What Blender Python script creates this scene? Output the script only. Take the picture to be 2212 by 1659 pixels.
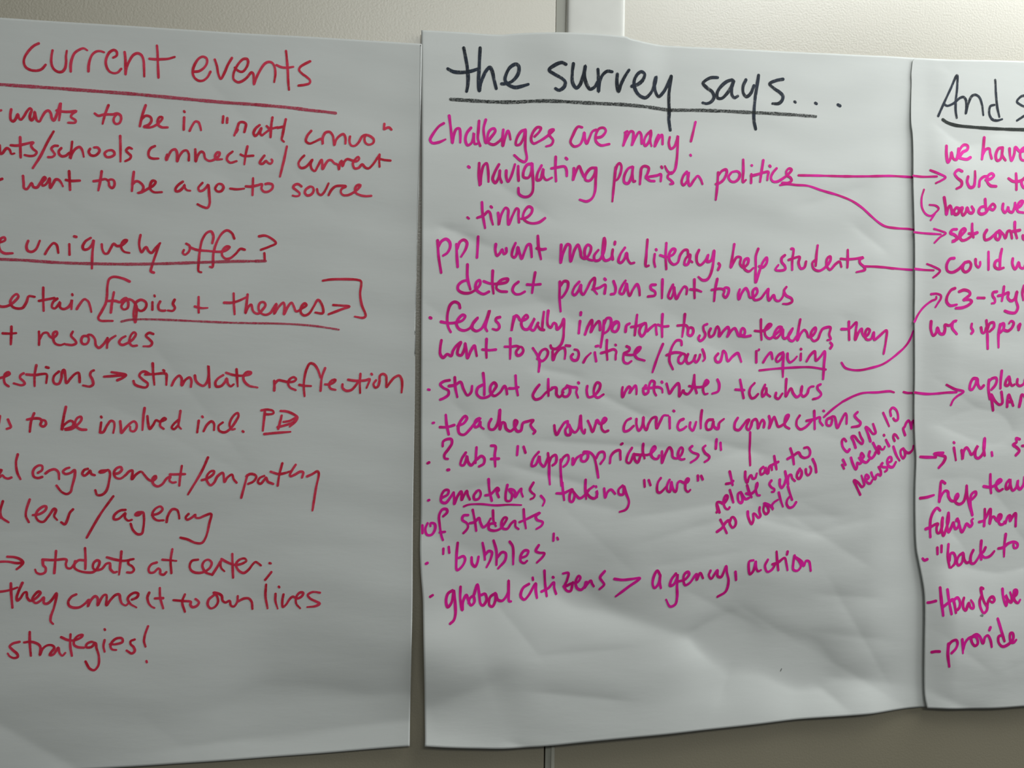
import bpy, math, random
from mathutils import Matrix, Vector

C = bpy.context.scene
for o in list(bpy.data.objects):
    bpy.data.objects.remove(o)

# ------------------------------------------------------------------ camera, light, exposure
EYE_Z = 1.45                       # height of the camera above the floor, metres
EYE_D = 0.8479                      # distance of the camera from the wall, metres
cam_d = bpy.data.cameras.new('camera')
cam = bpy.data.objects.new('camera', cam_d)
C.collection.objects.link(cam)
cam_d.sensor_fit = 'HORIZONTAL'
cam_d.sensor_width = 36.0
cam_d.lens = 36.0 * 1700.0 / 2212.0
cam_d.clip_start = 0.02
RT, UP, FW = (0.988829, -0.148299, 0.014998), (-0.014832, 0.002224, 0.999888), (0.148316, 0.98894, -0.0)
cam.matrix_world = Matrix(((RT[0], UP[0], -FW[0], 0.0),
                           (RT[1], UP[1], -FW[1], -EYE_D),
                           (RT[2], UP[2], -FW[2], EYE_Z),
                           (0, 0, 0, 1)))
C.camera = cam

world = bpy.data.worlds.new('room_light')
C.world = world
world.use_nodes = True
bg = world.node_tree.nodes['Background']
bg.inputs[0].default_value = (0.93, 1.0, 0.98, 1)
bg.inputs[1].default_value = 0.05

def lamp_panel(name, x, y, z, sx, sy, power, col, aim):
    d = bpy.data.lights.new(name, 'AREA')
    d.shape = 'RECTANGLE'
    d.size, d.size_y = sx, sy
    d.energy = power
    d.color = col
    o = bpy.data.objects.new(name, d)
    C.collection.objects.link(o)
    o.location = (x, y, z)
    o.rotation_euler = (Vector(aim) - Vector((x, y, z))).to_track_quat('-Z', 'Y').to_euler()
    return o

lamp_panel('ceiling_lamp_near', 1.00, -0.40, EYE_Z + 0.95, 1.2, 0.3, 7.9, (0.97, 1.0, 0.97), (0.7, 0.0, EYE_Z - 0.2))
lamp_panel('ceiling_lamp_right', 1.70, -0.45, EYE_Z + 0.95, 1.2, 0.3, 5.3, (0.97, 1.0, 0.97), (0.8, 0.0, EYE_Z - 0.2))
lamp_panel('added_side_light', 3.00, -0.80, EYE_Z + 0.80, 1.5, 0.9, 22.0, (0.97, 1.0, 0.98), (1.0, 0.0, EYE_Z))  # added grazing light from the far right, not a ceiling fixture
lamp_panel('ceiling_lamp_far_left', -1.2, -3.4, EYE_Z + 1.80, 1.2, 0.4, 6.5, (1.0, 1.0, 0.90), (0.0, 0.0, EYE_Z))
lamp_panel('ceiling_lamp_mid', 0.0, -3.4, EYE_Z + 1.80, 1.2, 0.4, 5.5, (1.0, 1.0, 0.92), (0.0, 0.0, EYE_Z))
lamp_panel('ceiling_lamp_far', 0.6, -3.4, EYE_Z + 1.80, 1.2, 0.4, 18.5, (0.96, 1.0, 0.96), (0.0, 0.0, EYE_Z))

vs = C.view_settings
vs.view_transform = 'Standard'
vs.look = 'None'
vs.gamma = 1.0
vs.use_curve_mapping = False
vs.exposure = 0.0

# ------------------------------------------------------------------ materials
def new_mat(name):
    m = bpy.data.materials.new(name)
    m.use_nodes = True
    nt = m.node_tree
    return m, nt, nt.nodes['Principled BSDF']

def node(nt, kind, **kw):
    n = nt.nodes.new(kind)
    for k, v in kw.items():
        setattr(n, k, v)
    return n

def mapped(nt, scale):
    tc = node(nt, 'ShaderNodeTexCoord')
    mp = node(nt, 'ShaderNodeMapping')
    mp.inputs['Scale'].default_value = scale
    nt.links.new(tc.outputs['Object'], mp.inputs['Vector'])
    return mp.outputs['Vector']

def noise(nt, vec, scale, detail=3.0, rough=0.5):
    n = node(nt, 'ShaderNodeTexNoise')
    n.inputs['Scale'].default_value = scale
    n.inputs['Detail'].default_value = detail
    n.inputs['Roughness'].default_value = rough
    nt.links.new(vec, n.inputs['Vector'])
    return n.outputs['Fac']

def ramp(nt, fac, stops):
    r = node(nt, 'ShaderNodeValToRGB')
    e = r.color_ramp.elements
    while len(e) < len(stops):
        e.new(0.5)
    for el, (p, c) in zip(e, stops):
        el.position = p
        el.color = c if len(c) == 4 else (*c, 1)
    nt.links.new(fac, r.inputs['Fac'])
    return r.outputs['Color']

def bump(nt, fac, strength, dist, bsdf):
    b = node(nt, 'ShaderNodeBump')
    b.inputs['Strength'].default_value = strength
    b.inputs['Distance'].default_value = dist
    nt.links.new(fac, b.inputs['Height'])
    nt.links.new(b.outputs['Normal'], bsdf.inputs['Normal'])

def mat_wall():
    m, nt, p = new_mat('pebbled_wall_laminate')
    v = mapped(nt, (1, 1, 1))
    n1 = noise(nt, v, 420, 2.5, 0.55)
    n2 = noise(nt, v, 6, 2, 0.5)
    nt.links.new(ramp(nt, n2, [(0.3, (0.365, 0.32, 0.215)), (0.7, (0.385, 0.338, 0.232))]), p.inputs['Base Color'])
    p.inputs['Roughness'].default_value = 0.44
    p.inputs['Specular IOR Level'].default_value = 0.9
    p.inputs['IOR'].default_value = 2.3
    bump(nt, n1, 0.17, 0.0012, p)
    return m

def mat_plain(name, col, rough, spec=0.4):
    m, nt, p = new_mat(name)
    v = mapped(nt, (1, 1, 1))
    n = noise(nt, v, 40, 3)
    lo = tuple(c * 0.96 for c in col)
    nt.links.new(ramp(nt, n, [(0.35, lo), (0.65, col)]), p.inputs['Base Color'])
    p.inputs['Roughness'].default_value = rough
    p.inputs['Specular IOR Level'].default_value = spec
    return m

def mat_paper(name, col):
    m, nt, p = new_mat(name)
    v = mapped(nt, (1, 1, 1))
    vs_ = mapped(nt, (1.0, 1.0, 4.0))
    n1 = noise(nt, vs_, 12, 5, 0.6)
    lo = tuple(c * 0.985 for c in col)
    nt.links.new(ramp(nt, n1, [(0.3, lo), (0.7, col)]), p.inputs['Base Color'])
    p.inputs['Roughness'].default_value = 0.75
    p.inputs['Specular IOR Level'].default_value = 0.25
    n2 = noise(nt, vs_, 26, 4, 0.55)
    bump(nt, n2, 0.09, 0.0020, p)
    return m

def mat_ink(name, dark, light, rough=0.6, dry=None, scale=300):
    """marker ink: density drifts along the stroke; dry=(lo, hi) lets bare paper show through the grain"""
    m, nt, p = new_mat(name)
    v = mapped(nt, (1, 1, 1))
    n = noise(nt, v, 55, 2, 0.5)
    nt.links.new(ramp(nt, n, [(0.36, dark), (0.62, light)]), p.inputs['Base Color'])
    p.inputs['Roughness'].default_value = rough
    p.inputs['Specular IOR Level'].default_value = 0.25
    if dry:
        v2 = mapped(nt, dry[2])
        g = noise(nt, v2, scale, 3, 0.6)
        a = ramp(nt, g, [(dry[0], (dry[3],) * 3), (dry[1], (1, 1, 1))])
        nt.links.new(a, p.inputs['Alpha'])
    return m

M_WALL = mat_wall()
M_JOINT = mat_plain('grey_joint_profile', (0.40, 0.40, 0.345), 0.45, 0.8)
M_LIP = mat_plain('pale_joint_lip', (0.52, 0.51, 0.44), 0.45)
M_GAP = mat_plain('black_gap', (0.006, 0.006, 0.004), 0.9, 0.1)  # near-black colour stands in for the shade inside the gap
M_STRIP = mat_plain('smooth_white_strip', (0.84, 0.84, 0.8), 0.5, 1.0)
M_PAPER = mat_paper('flip_chart_paper', (0.795, 0.82, 0.81))
INK = {
    'red': mat_ink('red_marker', (0.70, 0.016, 0.050), (0.90, 0.055, 0.125), dry=(0.34, 0.52, (1, 1, 1), 0.72), scale=520),
    'faded': mat_ink('drying_red_marker', (0.60, 0.030, 0.085), (0.66, 0.060, 0.13), dry=(0.36, 0.62, (0.8, 1, 1.3), 0.45), scale=900),
    'magenta': mat_ink('magenta_marker', (0.74, 0.005, 0.25), (0.95, 0.014, 0.44)),
    'navy': mat_ink('navy_marker', (0.009, 0.015, 0.026), (0.022, 0.034, 0.060), dry=(0.34, 0.50, (1, 1, 0.5), 0.62), scale=520),
    'grey': mat_ink('dry_black_marker', (0.010, 0.014, 0.013), (0.018, 0.024, 0.023), dry=(0.40, 0.60, (0.7, 1, 1.3), 0.30), scale=1000),
    'solid': mat_ink('black_green_marker', (0.014, 0.020, 0.017), (0.026, 0.034, 0.031), dry=(0.34, 0.50, (0.7, 1, 1.3), 0.72), scale=900),
    'speck': mat_ink('pencil_speck', (0.12, 0.12, 0.13), (0.2, 0.2, 0.2)),
}

# ------------------------------------------------------------------ helpers
def link(name, verts, faces, mat, parent=None, smooth=True):
    me = bpy.data.meshes.new(name)
    me.from_pydata(verts, [], faces)
    me.update()
    if smooth:
        me.polygons.foreach_set('use_smooth', [True] * len(me.polygons))
    if mat:
        me.materials.append(mat)
    o = bpy.data.objects.new(name, me)
    C.collection.objects.link(o)
    if parent:
        o.parent = parent
    return o

def box(name, x0, x1, y0, y1, z0, z1, mat, bevel=0.0, parent=None):
    v = [(x, y, z) for x in (x0, x1) for y in (y0, y1) for z in (z0, z1)]
    f = [(0, 1, 3, 2), (4, 6, 7, 5), (0, 4, 5, 1), (2, 3, 7, 6), (0, 2, 6, 4), (1, 5, 7, 3)]
    o = link(name, v, f, mat, parent, smooth=False)
    if bevel:
        b = o.modifiers.new('bevel', 'BEVEL')
        b.width = bevel
        b.segments = 3
    return o

# ------------------------------------------------------------------ how far each sheet stands off the wall
# x along the wall, z up from the camera's height, all in millimetres
LAP = (544.6, 612.8)

BASE = {'L': 2.5, 'M': 3.2, 'R': 5.2}      # where the top edge is held
HANG = {'L': (2.5, 345.0, 130.0), 'M': (4.5, 365.0, 150.0), 'R': (5.0, 370.0, 120.0)}   # how far the rest hangs off, below which height, over what drop

def sstep(a, b, v):
    t = min(max((v - a) / (b - a), 0.0), 1.0)
    return t * t * (3 - 2 * t)

def height(key, x, z):
    ho, hz, hd = HANG[key]
    h = ho * sstep(0, hd, hz - z)
    for ft in FEAT[key]:
        k = ft[0]
        if k == 'g':                       # a soft bulge
            _, A, cx, cz, sx, sz, ca, sa = ft
            dx, dz = x - cx, z - cz
            u, w = (dx * ca + dz * sa) / sx, (-dx * sa + dz * ca) / sz
            q = u * u + w * w
            if q < 16:
                h += A * math.exp(-q / 2)
        elif k == 'f':                     # a fold along a segment, soft on both sides
            _, A, x1, z1, x2, z2, wu, wd, e = ft
            lx, lz = x2 - x1, z2 - z1
            l = math.hypot(lx, lz)
            t = ((x - x1) * lx + (z - z1) * lz) / (l * l)
            d = (-(x - x1) * lz + (z - z1) * lx) / l
            w = wu if d > 0 else wd
            r = math.sqrt(d * d + e * e) - e
            if r > 6 * w:
                continue
            over = max(-t, t - 1, 0) * l
            h += A * math.exp(-r / w - (over / (0.35 * l + 6)) ** 2)
        elif k == 'e':                     # an edge that stands off: amplitude, edge x, reach
            _, A, ex, reach, zm, sz = ft
            h += A * math.exp(-abs(x - ex) / reach) * math.exp(-((z - zm) / sz) ** 2)
        elif k == 'p':                     # lying over the strip on the wall
            _, A, xa, xb, xc, za, zb = ft
            h += A * sstep(xa - 75, xa + 5, x) * (1 - sstep(xb, xc, x)) * sstep(za, zb, z)
    s = 1.0 if key != 'L' else 0.8
    h += s * (0.35 * math.sin(z / 17.0 + 0.7 * math.sin(x / 55.0) + (1 if key == 'L' else 0))
              + 0.22 * math.sin(z / 8.3 + 1.3 * math.sin(x / 37.0 + 1.0) + 2.0)
              + 0.30 * math.sin(x / 41.0 + z / 63.0 + 0.5) + 0.16 * math.sin(x / 15.0 - z / 21.0))
    if key == 'M':                         # pressed flat where the next sheet laps over it
        h *= 1 - 0.75 * sstep(LAP[0], LAP[1], x)
    h += BASE[key]
    if key == 'R':                         # the lapping edge lies on the sheet below and lifts away from it
        under = height('M', x, z)
        t = sstep(LAP[1] - 4, LAP[1] + 45, x)
        h = max(h, under + 3.0)
        lift = 1.6 + 2.2 * sstep(0, 90, 365 - z)
        return (under + lift) * (1 - t) + h * t
    lo = 1.2
    return h if h > lo + 2 else lo + 2 * math.exp((h - lo - 2) / 2)


FEAT = {
 'L': [
  ('e', 4.0, 22.7, 127.8, -11.7, 737.5),
  ('e', 1.5, 22.7, 19.7, -11.7, 737.5),
  ('g', 7.0, -66.5, -427.2, 157.2, 26.2, 0.999, 0.052),
  ('g', 6.0, 3.2, -248.9, 78.1, 53.7, 1.0, 0.0),
  ('g', 2.5, -252.1, -321.6, 111.3, 53.4, 1.0, 0.0),
  ('f', -2.2, -160.9, -372.6, 21.9, -359.3, 14.3, 21.4, 1.9),
  ('f', -5, -115.0, -333.4, 31.3, -328.0, 62.4, 26.4, 4.8),
  ('f', -1.4, -382.0, -343.5, -321.5, -383.7, 17.2, 17.2, 2.6),
  ('g', 1.5, -189.9, 57.0, 136.6, 41.0, 1.0, 0.0),
  ('g', 1.5, -255.4, -86.0, 133.4, 35.6, 1.0, 0.0),
  ('g', -2.5, -114.8, -346.9, 140.4, 28.1, 1.0, 0.0),
  ('f', -0.34272897086266285, -255.2, -41.7, -154.8, -94.3, 13.7, 12.5, 1.4),
  ('f', -0.49465802623963345, -248.8, 233.2, -174.0, 206.6, 17.7, 19.8, 1.4),
  ('f', -0.433432521962973, -168.7, 214.0, -130.7, 211.1, 10.7, 19.3, 1.4),
  ('f', -0.28344886989916573, -324.0, 169.6, -276.0, 135.9, 17.5, 24.4, 1.3),
  ('f', -0.2323409315494827, -92.1, -171.4, -26.8, -172.7, 10.6, 11.1, 1.4),
  ('f', -0.49410768235228764, -382.7, -154.2, -332.3, -150.0, 10.7, 10.1, 1.3),
  ('f', -0.24037894065615822, -165.9, -207.6, -110.5, -232.9, 15.2, 9.9, 1.4),
  ('f', -0.43085659920640385, -230.6, 19.8, -172.3, -55.0, 11.6, 15.6, 1.4),
  ('f', -0.2632130664303318, -236.5, -351.4, -207.4, -375.7, 11.2, 22.9, 1.4),
  ('f', -0.29868662766431897, -182.2, 294.9, -98.2, 210.3, 10.4, 10.9, 1.4),
 ],
 'M': [
  ('e', 3.5, 26.5, 83.7, 161.8, 443.1),
  ('p', 4.2, 182.3, 248.0, 302.1, 272.3, 369.5),
  ('g', 9.0, 329.0, -294.8, 207.5, 103.8, 1.0, 0.0),
  ('f', -4, 56.2, -168.2, 213.6, -239.6, 46.0, 51.1, 5.1),
  ('f', -9, 213.6, -239.6, 368.6, -293.6, 64.7, 51.2, 5.4),
  ('f', -10, 368.6, -293.6, 463.4, -321.4, 67.4, 42.2, 3.4),
  ('f', -2.5, 463.4, -321.4, 504.1, -354.6, 17.2, 17.2, 2.3),
  ('f', -8, 469.2, -326.4, 606.9, -347.1, 76.0, 35.1, 4.7),
  ('g', 8.5, 43.1, -287.3, 54.5, 30.7, 0.99, -0.139),
  ('f', -3.5, 43.9, -344.5, 103.6, -322.1, 30.0, 30.0, 6.0),
  ('g', 9.0, 42.4, -409.0, 39.6, 20.8, 0.996, -0.087),
  ('g', 7.0, 499.2, -408.1, 161.7, 34.7, 0.996, 0.087),
  ('g', 5.0, 182.0, -422.0, 114.3, 26.0, 1.0, 0.0),
  ('f', -1.8, 395.2, -291.8, 373.7, -338.4, 13.9, 13.9, 2.8),
  ('f', -1.3, 192.1, -63.0, 282.2, -67.9, 5.3, 11.6, 1.6),
  ('f', -1.2, 146.0, -93.6, 198.0, -106.4, 6.2, 9.3, 1.6),
  ('f', -1.0, 233.3, -14.1, 270.9, -31.7, 6.4, 7.5, 1.6),
  ('f', -1.0, 358.3, -62.4, 402.9, -72.8, 6.7, 11.1, 1.7),
  ('f', -0.9, 348.7, -154.1, 415.2, -139.0, 7.8, 10.0, 2.2),
  ('f', -0.9, 175.4, -335.2, 233.1, -342.8, 6.3, 8.4, 1.6),
  ('f', -1.2, 140.2, -389.3, 166.0, -396.8, 6.2, 6.2, 1.5),
  ('f', -1.1, 56.2, 163.1, 76.3, 156.5, 5.0, 7.0, 1.5),
  ('f', -0.9, 164.9, 15.5, 190.9, 10.9, 5.2, 6.2, 1.6),
  ('f', -1.2, 148.2, 96.2, 253.8, 32.5, 15.7, 20.9, 3.1),
  ('f', -1.3, 323.3, 70.4, 446.7, 9.8, 22.3, 27.8, 4.5),
  ('g', 1.2, 333.4, 122.9, 136.7, 32.8, 0.985, -0.174),
  ('g', 1.4, 173.1, 158.0, 103.6, 31.1, 0.985, -0.174),
  ('f', -0.7994155373032596, 78.1, -114.3, 108.3, -107.1, 5.0, 9.5, 1.5),
  ('f', -0.7436546338899908, 344.4, 47.9, 375.5, 36.5, 11.7, 8.3, 1.7),
  ('f', -0.7438971953298723, 512.1, -283.8, 567.1, -291.1, 7.9, 11.4, 1.8),
  ('f', -0.43703780239507517, 487.1, -51.2, 534.5, -67.4, 9.2, 16.2, 1.7),
  ('f', -0.3279588826429267, 320.0, 65.6, 386.0, 53.0, 6.6, 11.9, 1.7),
  ('f', -0.7147329547491922, 532.7, 182.2, 556.8, 165.3, 9.5, 8.2, 1.8),
  ('f', -0.3403623449675648, 37.1, 176.2, 87.9, 211.3, 6.2, 6.9, 1.5),
  ('f', -0.7222143715450664, 70.4, -27.9, 96.9, -53.4, 9.6, 14.6, 1.5),
  ('f', -0.3087195200843835, 198.4, -146.8, 246.0, -189.4, 9.1, 9.8, 1.6),
  ('f', -0.7369242459393288, 40.2, 162.9, 64.1, 164.9, 6.7, 12.7, 1.5),
  ('f', -0.3133743981877936, 305.4, -31.6, 368.7, -31.4, 11.7, 7.3, 1.6),
  ('f', -0.7068821874786531, 421.3, -150.5, 467.3, -163.0, 6.1, 8.2, 1.7),
  ('f', -0.7822282380133349, 490.5, -162.2, 535.3, -152.7, 10.8, 8.8, 1.7),
  ('f', -0.8022573704823237, 119.0, 83.1, 181.6, 92.2, 10.2, 12.9, 1.5),
  ('f', -0.6119851894402892, 520.9, 74.7, 546.5, 56.7, 10.2, 14.7, 1.8),
  ('f', -0.32489303951675313, 459.4, -129.0, 495.6, -144.5, 10.3, 12.8, 1.7),
  ('f', -0.7675525686481947, 191.5, -222.2, 211.9, -230.7, 10.0, 15.9, 1.6),
  ('f', -0.7106956475885973, 79.9, 151.4, 122.9, 140.8, 5.5, 10.4, 1.5),
  ('f', -0.8680912771243883, 113.4, 211.3, 149.0, 190.4, 7.7, 15.7, 1.5),
  ('f', -0.5327833151664283, 111.5, -235.4, 145.8, -276.4, 7.3, 7.7, 1.5),
  ('f', -0.6907935395047091, 472.2, 212.8, 521.1, 229.9, 6.3, 14.6, 1.7),
  ('f', -0.8864151134037566, 435.1, -145.8, 494.8, -146.8, 8.9, 15.3, 1.7),
  ('f', -0.5924684953082715, 177.9, -293.3, 239.0, -290.7, 4.4, 14.2, 1.6),
  ('f', -0.5823371938556829, 69.2, -223.3, 95.8, -232.8, 11.0, 14.5, 1.5),
  ('f', -0.615998042637594, 286.0, -170.9, 327.1, -159.3, 6.5, 13.8, 1.6),
  ('f', -0.8728707425829496, 337.4, -86.3, 398.7, -69.4, 11.2, 12.8, 1.7),
  ('f', -0.6631366493271151, 171.0, 135.1, 216.9, 129.2, 4.4, 15.8, 1.6),
  ('f', -0.40006273567333916, 276.1, 4.0, 330.0, -22.9, 11.4, 10.9, 1.6),
  ('f', -0.6149890705222546, 500.3, -237.4, 544.7, -241.1, 5.5, 11.3, 1.7),
  ('f', -0.43635559385344114, 41.1, 78.1, 82.4, 47.9, 8.8, 8.7, 1.5),
  ('f', -0.7208205366001363, 210.5, -129.3, 236.2, -134.4, 10.7, 6.1, 1.6),
  ('f', -0.683080298684584, 344.1, -237.2, 391.1, -261.9, 8.5, 15.4, 1.7),
  ('f', -0.8343855720286086, 341.7, -273.7, 371.6, -260.5, 5.9, 14.6, 1.7),
  ('f', -0.3582095255023117, 109.1, 150.3, 170.3, 158.3, 10.1, 10.0, 1.5),
  ('f', -0.5807871706284444, 472.6, -124.6, 534.2, -115.1, 12.2, 20.8, 1.7),
  ('f', -1.0333980380458387, 403.8, -255.6, 443.6, -280.1, 13.0, 22.3, 1.7),
  ('f', -0.5433615572312115, 397.5, -126.2, 433.6, -146.3, 16.4, 16.0, 1.7),
  ('f', -0.7612077579593077, 468.7, -156.2, 525.1, -191.4, 13.5, 10.3, 1.7),
  ('f', -0.7265877017768434, 310.8, -196.7, 366.4, -188.6, 7.4, 20.8, 1.6),
  ('f', -1.1878761741420787, 488.2, -305.8, 575.5, -357.0, 15.5, 13.6, 1.8),
  ('f', -0.7589076633534495, 518.0, -250.8, 564.6, -323.8, 11.6, 12.5, 1.8),
  ('f', -1.193405361824471, 297.6, -140.6, 381.6, -127.9, 15.5, 9.9, 1.6),
 ],
 'R': [
  ('e', 3.0, 609.5, 35.9, -31.4, 897.8),
  ('f', -4.5, 643.9, 325.0, 726.2, 359.3, 15.9, 24.5, 1.8),
  ('f', -2.5, 616.9, 317.8, 665.6, 299.9, 24.2, 18.1, 2.4),
  ('g', 3, 622.7, 330.2, 27.0, 24.0, 1.0, 0.0),
  ('f', -4.0, 622.8, -39.5, 702.0, -44.4, 30.4, 24.3, 2.4),
  ('f', -5.0, 614.8, -102.4, 670.0, -146.7, 33.3, 21.2, 2.4),
  ('f', -5.0, 670.0, -146.7, 741.8, -194.8, 33.9, 27.8, 3.1),
  ('f', -4, 616.6, -209.1, 704.7, -205.3, 24.3, 36.5, 6.1),
  ('g', 4, 620.0, -233.8, 30.0, 30.0, 1.0, 0.0),
  ('f', -2.5, 626.8, -354.5, 683.0, -377.9, 15.2, 15.2, 3.6),
  ('g', 5.0, 700.4, -318.9, 92.4, 67.8, 1.0, 0.0),
  ('f', -0.7999435078263095, 652.2, -295.9, 685.0, -319.5, 10.4, 15.2, 1.8),
  ('f', -0.5218232393322723, 731.9, -326.9, 756.5, -319.7, 9.4, 16.3, 1.9),
  ('f', -0.5839892538129717, 696.7, 355.8, 733.8, 346.3, 13.6, 14.7, 1.9),
  ('f', -0.49295124140292973, 712.2, 309.2, 770.2, 305.2, 13.5, 17.5, 1.9),
  ('f', -0.44287520752565046, 683.5, -47.0, 727.9, -64.9, 10.6, 13.7, 1.9),
  ('f', -0.6164962983004281, 648.1, -132.6, 686.7, -145.1, 8.4, 15.0, 1.8),
  ('f', -0.5147578698364078, 605.4, 133.0, 650.5, 140.1, 8.8, 18.2, 1.8),
  ('f', -0.6018116455763804, 627.8, 13.3, 690.7, -24.9, 5.8, 14.3, 1.8),
 ],
}

# ------------------------------------------------------------------ the wall
def W(mm):
    return mm / 1000.0

JX = ((169.144, 0.000992), (170.361, -0.00042), (178.986, 0.005297), (182.882, 0.005301))          # the joint between the two wall panels, each line as (x at the camera's height, lean per mm)
wz0, wz1 = 0.0, 2.7

def upright(name, a, b, y0, y1, mat, bevel=0.0, parent=None):
    """a tall slab between two nearly vertical lines of the joint (or fixed x in metres)"""
    v = []
    for ln in (a, b):
        for y in (y0, y1):
            for z in (wz0, wz1):
                x = ln if isinstance(ln, float) else W(ln[0] + ln[1] * (z - EYE_Z) * 1000)
                v.append((x, y, z))
    f = [(0, 1, 3, 2), (4, 6, 7, 5), (0, 4, 5, 1), (2, 3, 7, 6), (0, 2, 6, 4), (1, 5, 7, 3)]
    o = link(name, v, f, mat, parent, smooth=False)
    if bevel:
        m = o.modifiers.new('bevel', 'BEVEL')
        m.width = bevel
        m.segments = 3
    return o

wl = upright('wall_left', -2.2, JX[0], 0.0, 0.03, M_WALL, 0.0006)
wr = upright('wall_right', JX[3], 2.6, 0.0, 0.03, M_WALL, 0.0006)
jt = upright('trim_1', JX[1], JX[2], 0.0010, 0.03, M_JOINT, 0.0002)
lip = upright('lip', JX[2], JX[3], -0.0004, 0.03, M_LIP, 0.0003, parent=jt)
gap = upright('gap_backing', (JX[0][0] - 1, JX[0][1]), (JX[3][0] + 1, JX[3][1]), 0.0305, 0.034, M_GAP)  # added black slab behind the joint, giving the gap its painted shade
for o in (wl, wr, jt, gap):
    o['kind'] = 'structure'

# ------------------------------------------------------------------ the smooth strip stuck on the wall behind the middle sheet
SX = (181.8, 247.7, 308.5)          # left, right edge and lower end (mm)
def make_strip():
    nx, nz = 24, 90
    x0, x1 = W(SX[0]), W(SX[1])
    z0, z1 = EYE_Z + W(SX[2]), 2.3
    v, f = [], []
    for j in range(nz + 1):
        z = z0 + (z1 - z0) * j / nz
        for i in range(nx + 1):
            s = i / nx
            x = x0 + (x1 - x0) * s
            edge = min(s, 1 - s) * (x1 - x0)
            y = -0.0008 - 0.0012 * (1 - math.exp(-edge / 0.002)) - 0.0001 * math.sin(z * 30 + s * 4)
            v.append((x, y, z))
    for j in range(nz):
        for i in range(nx):
            a = j * (nx + 1) + i
            f.append((a, a + 1, a + nx + 2, a + nx + 1))
    o = link('paper_strip', v, f, M_STRIP)
    s = o.modifiers.new('thickness', 'SOLIDIFY')
    s.thickness = 0.0007
    s.offset = -1
    o['label'] = 'smooth white vertical strip on the wall, tucked behind the middle sheet'
    o['category'] = 'paper strip'
    return o
make_strip()

# ------------------------------------------------------------------ the sheets
def walk(poly, n):
    """n+1 points evenly spaced along a polyline"""
    seg = [math.dist(poly[i], poly[i + 1]) for i in range(len(poly) - 1)]
    tot = sum(seg)
    out, i, acc = [], 0, 0.0
    for k in range(n + 1):
        d = tot * k / n
        while i < len(seg) - 1 and acc + seg[i] < d:
            acc += seg[i]
            i += 1
        t = (d - acc) / seg[i] if seg[i] else 0
        t = min(max(t, 0), 1)
        a, b = poly[i], poly[i + 1]
        out.append((a[0] + (b[0] - a[0]) * t, a[1] + (b[1] - a[1]) * t))
    return out

def smooth_poly(p):
    out = [p[0]]
    for i in range(len(p) - 1):
        p0, p1, p2, p3 = p[max(i - 1, 0)], p[i], p[i + 1], p[min(i + 2, len(p) - 1)]
        for k in range(1, 9):
            t = k / 8
            q = []
            for c in (0, 1):
                m1, m2 = (p2[c] - p0[c]) / 2, (p3[c] - p1[c]) / 2
                if i == 0: m1 = p2[c] - p1[c]
                if i == len(p) - 2: m2 = p2[c] - p1[c]
                q.append((2*t**3 - 3*t*t + 1) * p1[c] + (t**3 - 2*t*t + t) * m1 + (-2*t**3 + 3*t*t) * p2[c] + (t**3 - t*t) * m2)
            out.append(tuple(q))
    return out

def make_sheet(key, name, top, bottom, left, right, step=2.2):
    """a sheet spanned between its four edges (mm on the wall), bent by the height function"""
    nx = int(max(math.dist(top[0], top[-1]), 1) / step)
    nz = int(max(math.dist(left[0], left[-1]), 1) / step)
    T, B = walk(smooth_poly(top), nx), walk(smooth_poly(bottom), nx)
    L, R = walk(smooth_poly(left), nz), walk(smooth_poly(right), nz)
    v, f = [], []
    for j in range(nz + 1):
        t = j / nz
        for i in range(nx + 1):
            s = i / nx
            q = []
            for c in (0, 1):
                q.append((1 - t) * T[i][c] + t * B[i][c] + (1 - s) * L[j][c] + s * R[j][c]
                         - ((1 - s) * (1 - t) * T[0][c] + s * (1 - t) * T[nx][c] + (1 - s) * t * B[0][c] + s * t * B[nx][c]))
            v.append((W(q[0]), -W(height(key, q[0], q[1])), EYE_Z + W(q[1])))
    for j in range(nz):
        for i in range(nx):
            a = j * (nx + 1) + i
            f.append((a, a + nx + 1, a + nx + 2, a + 1))
    o = link(name, v, f, M_PAPER)
    s = o.modifiers.new('thickness', 'SOLIDIFY')
    s.thickness = 0.00014
    s.offset = -1
    return o

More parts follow.
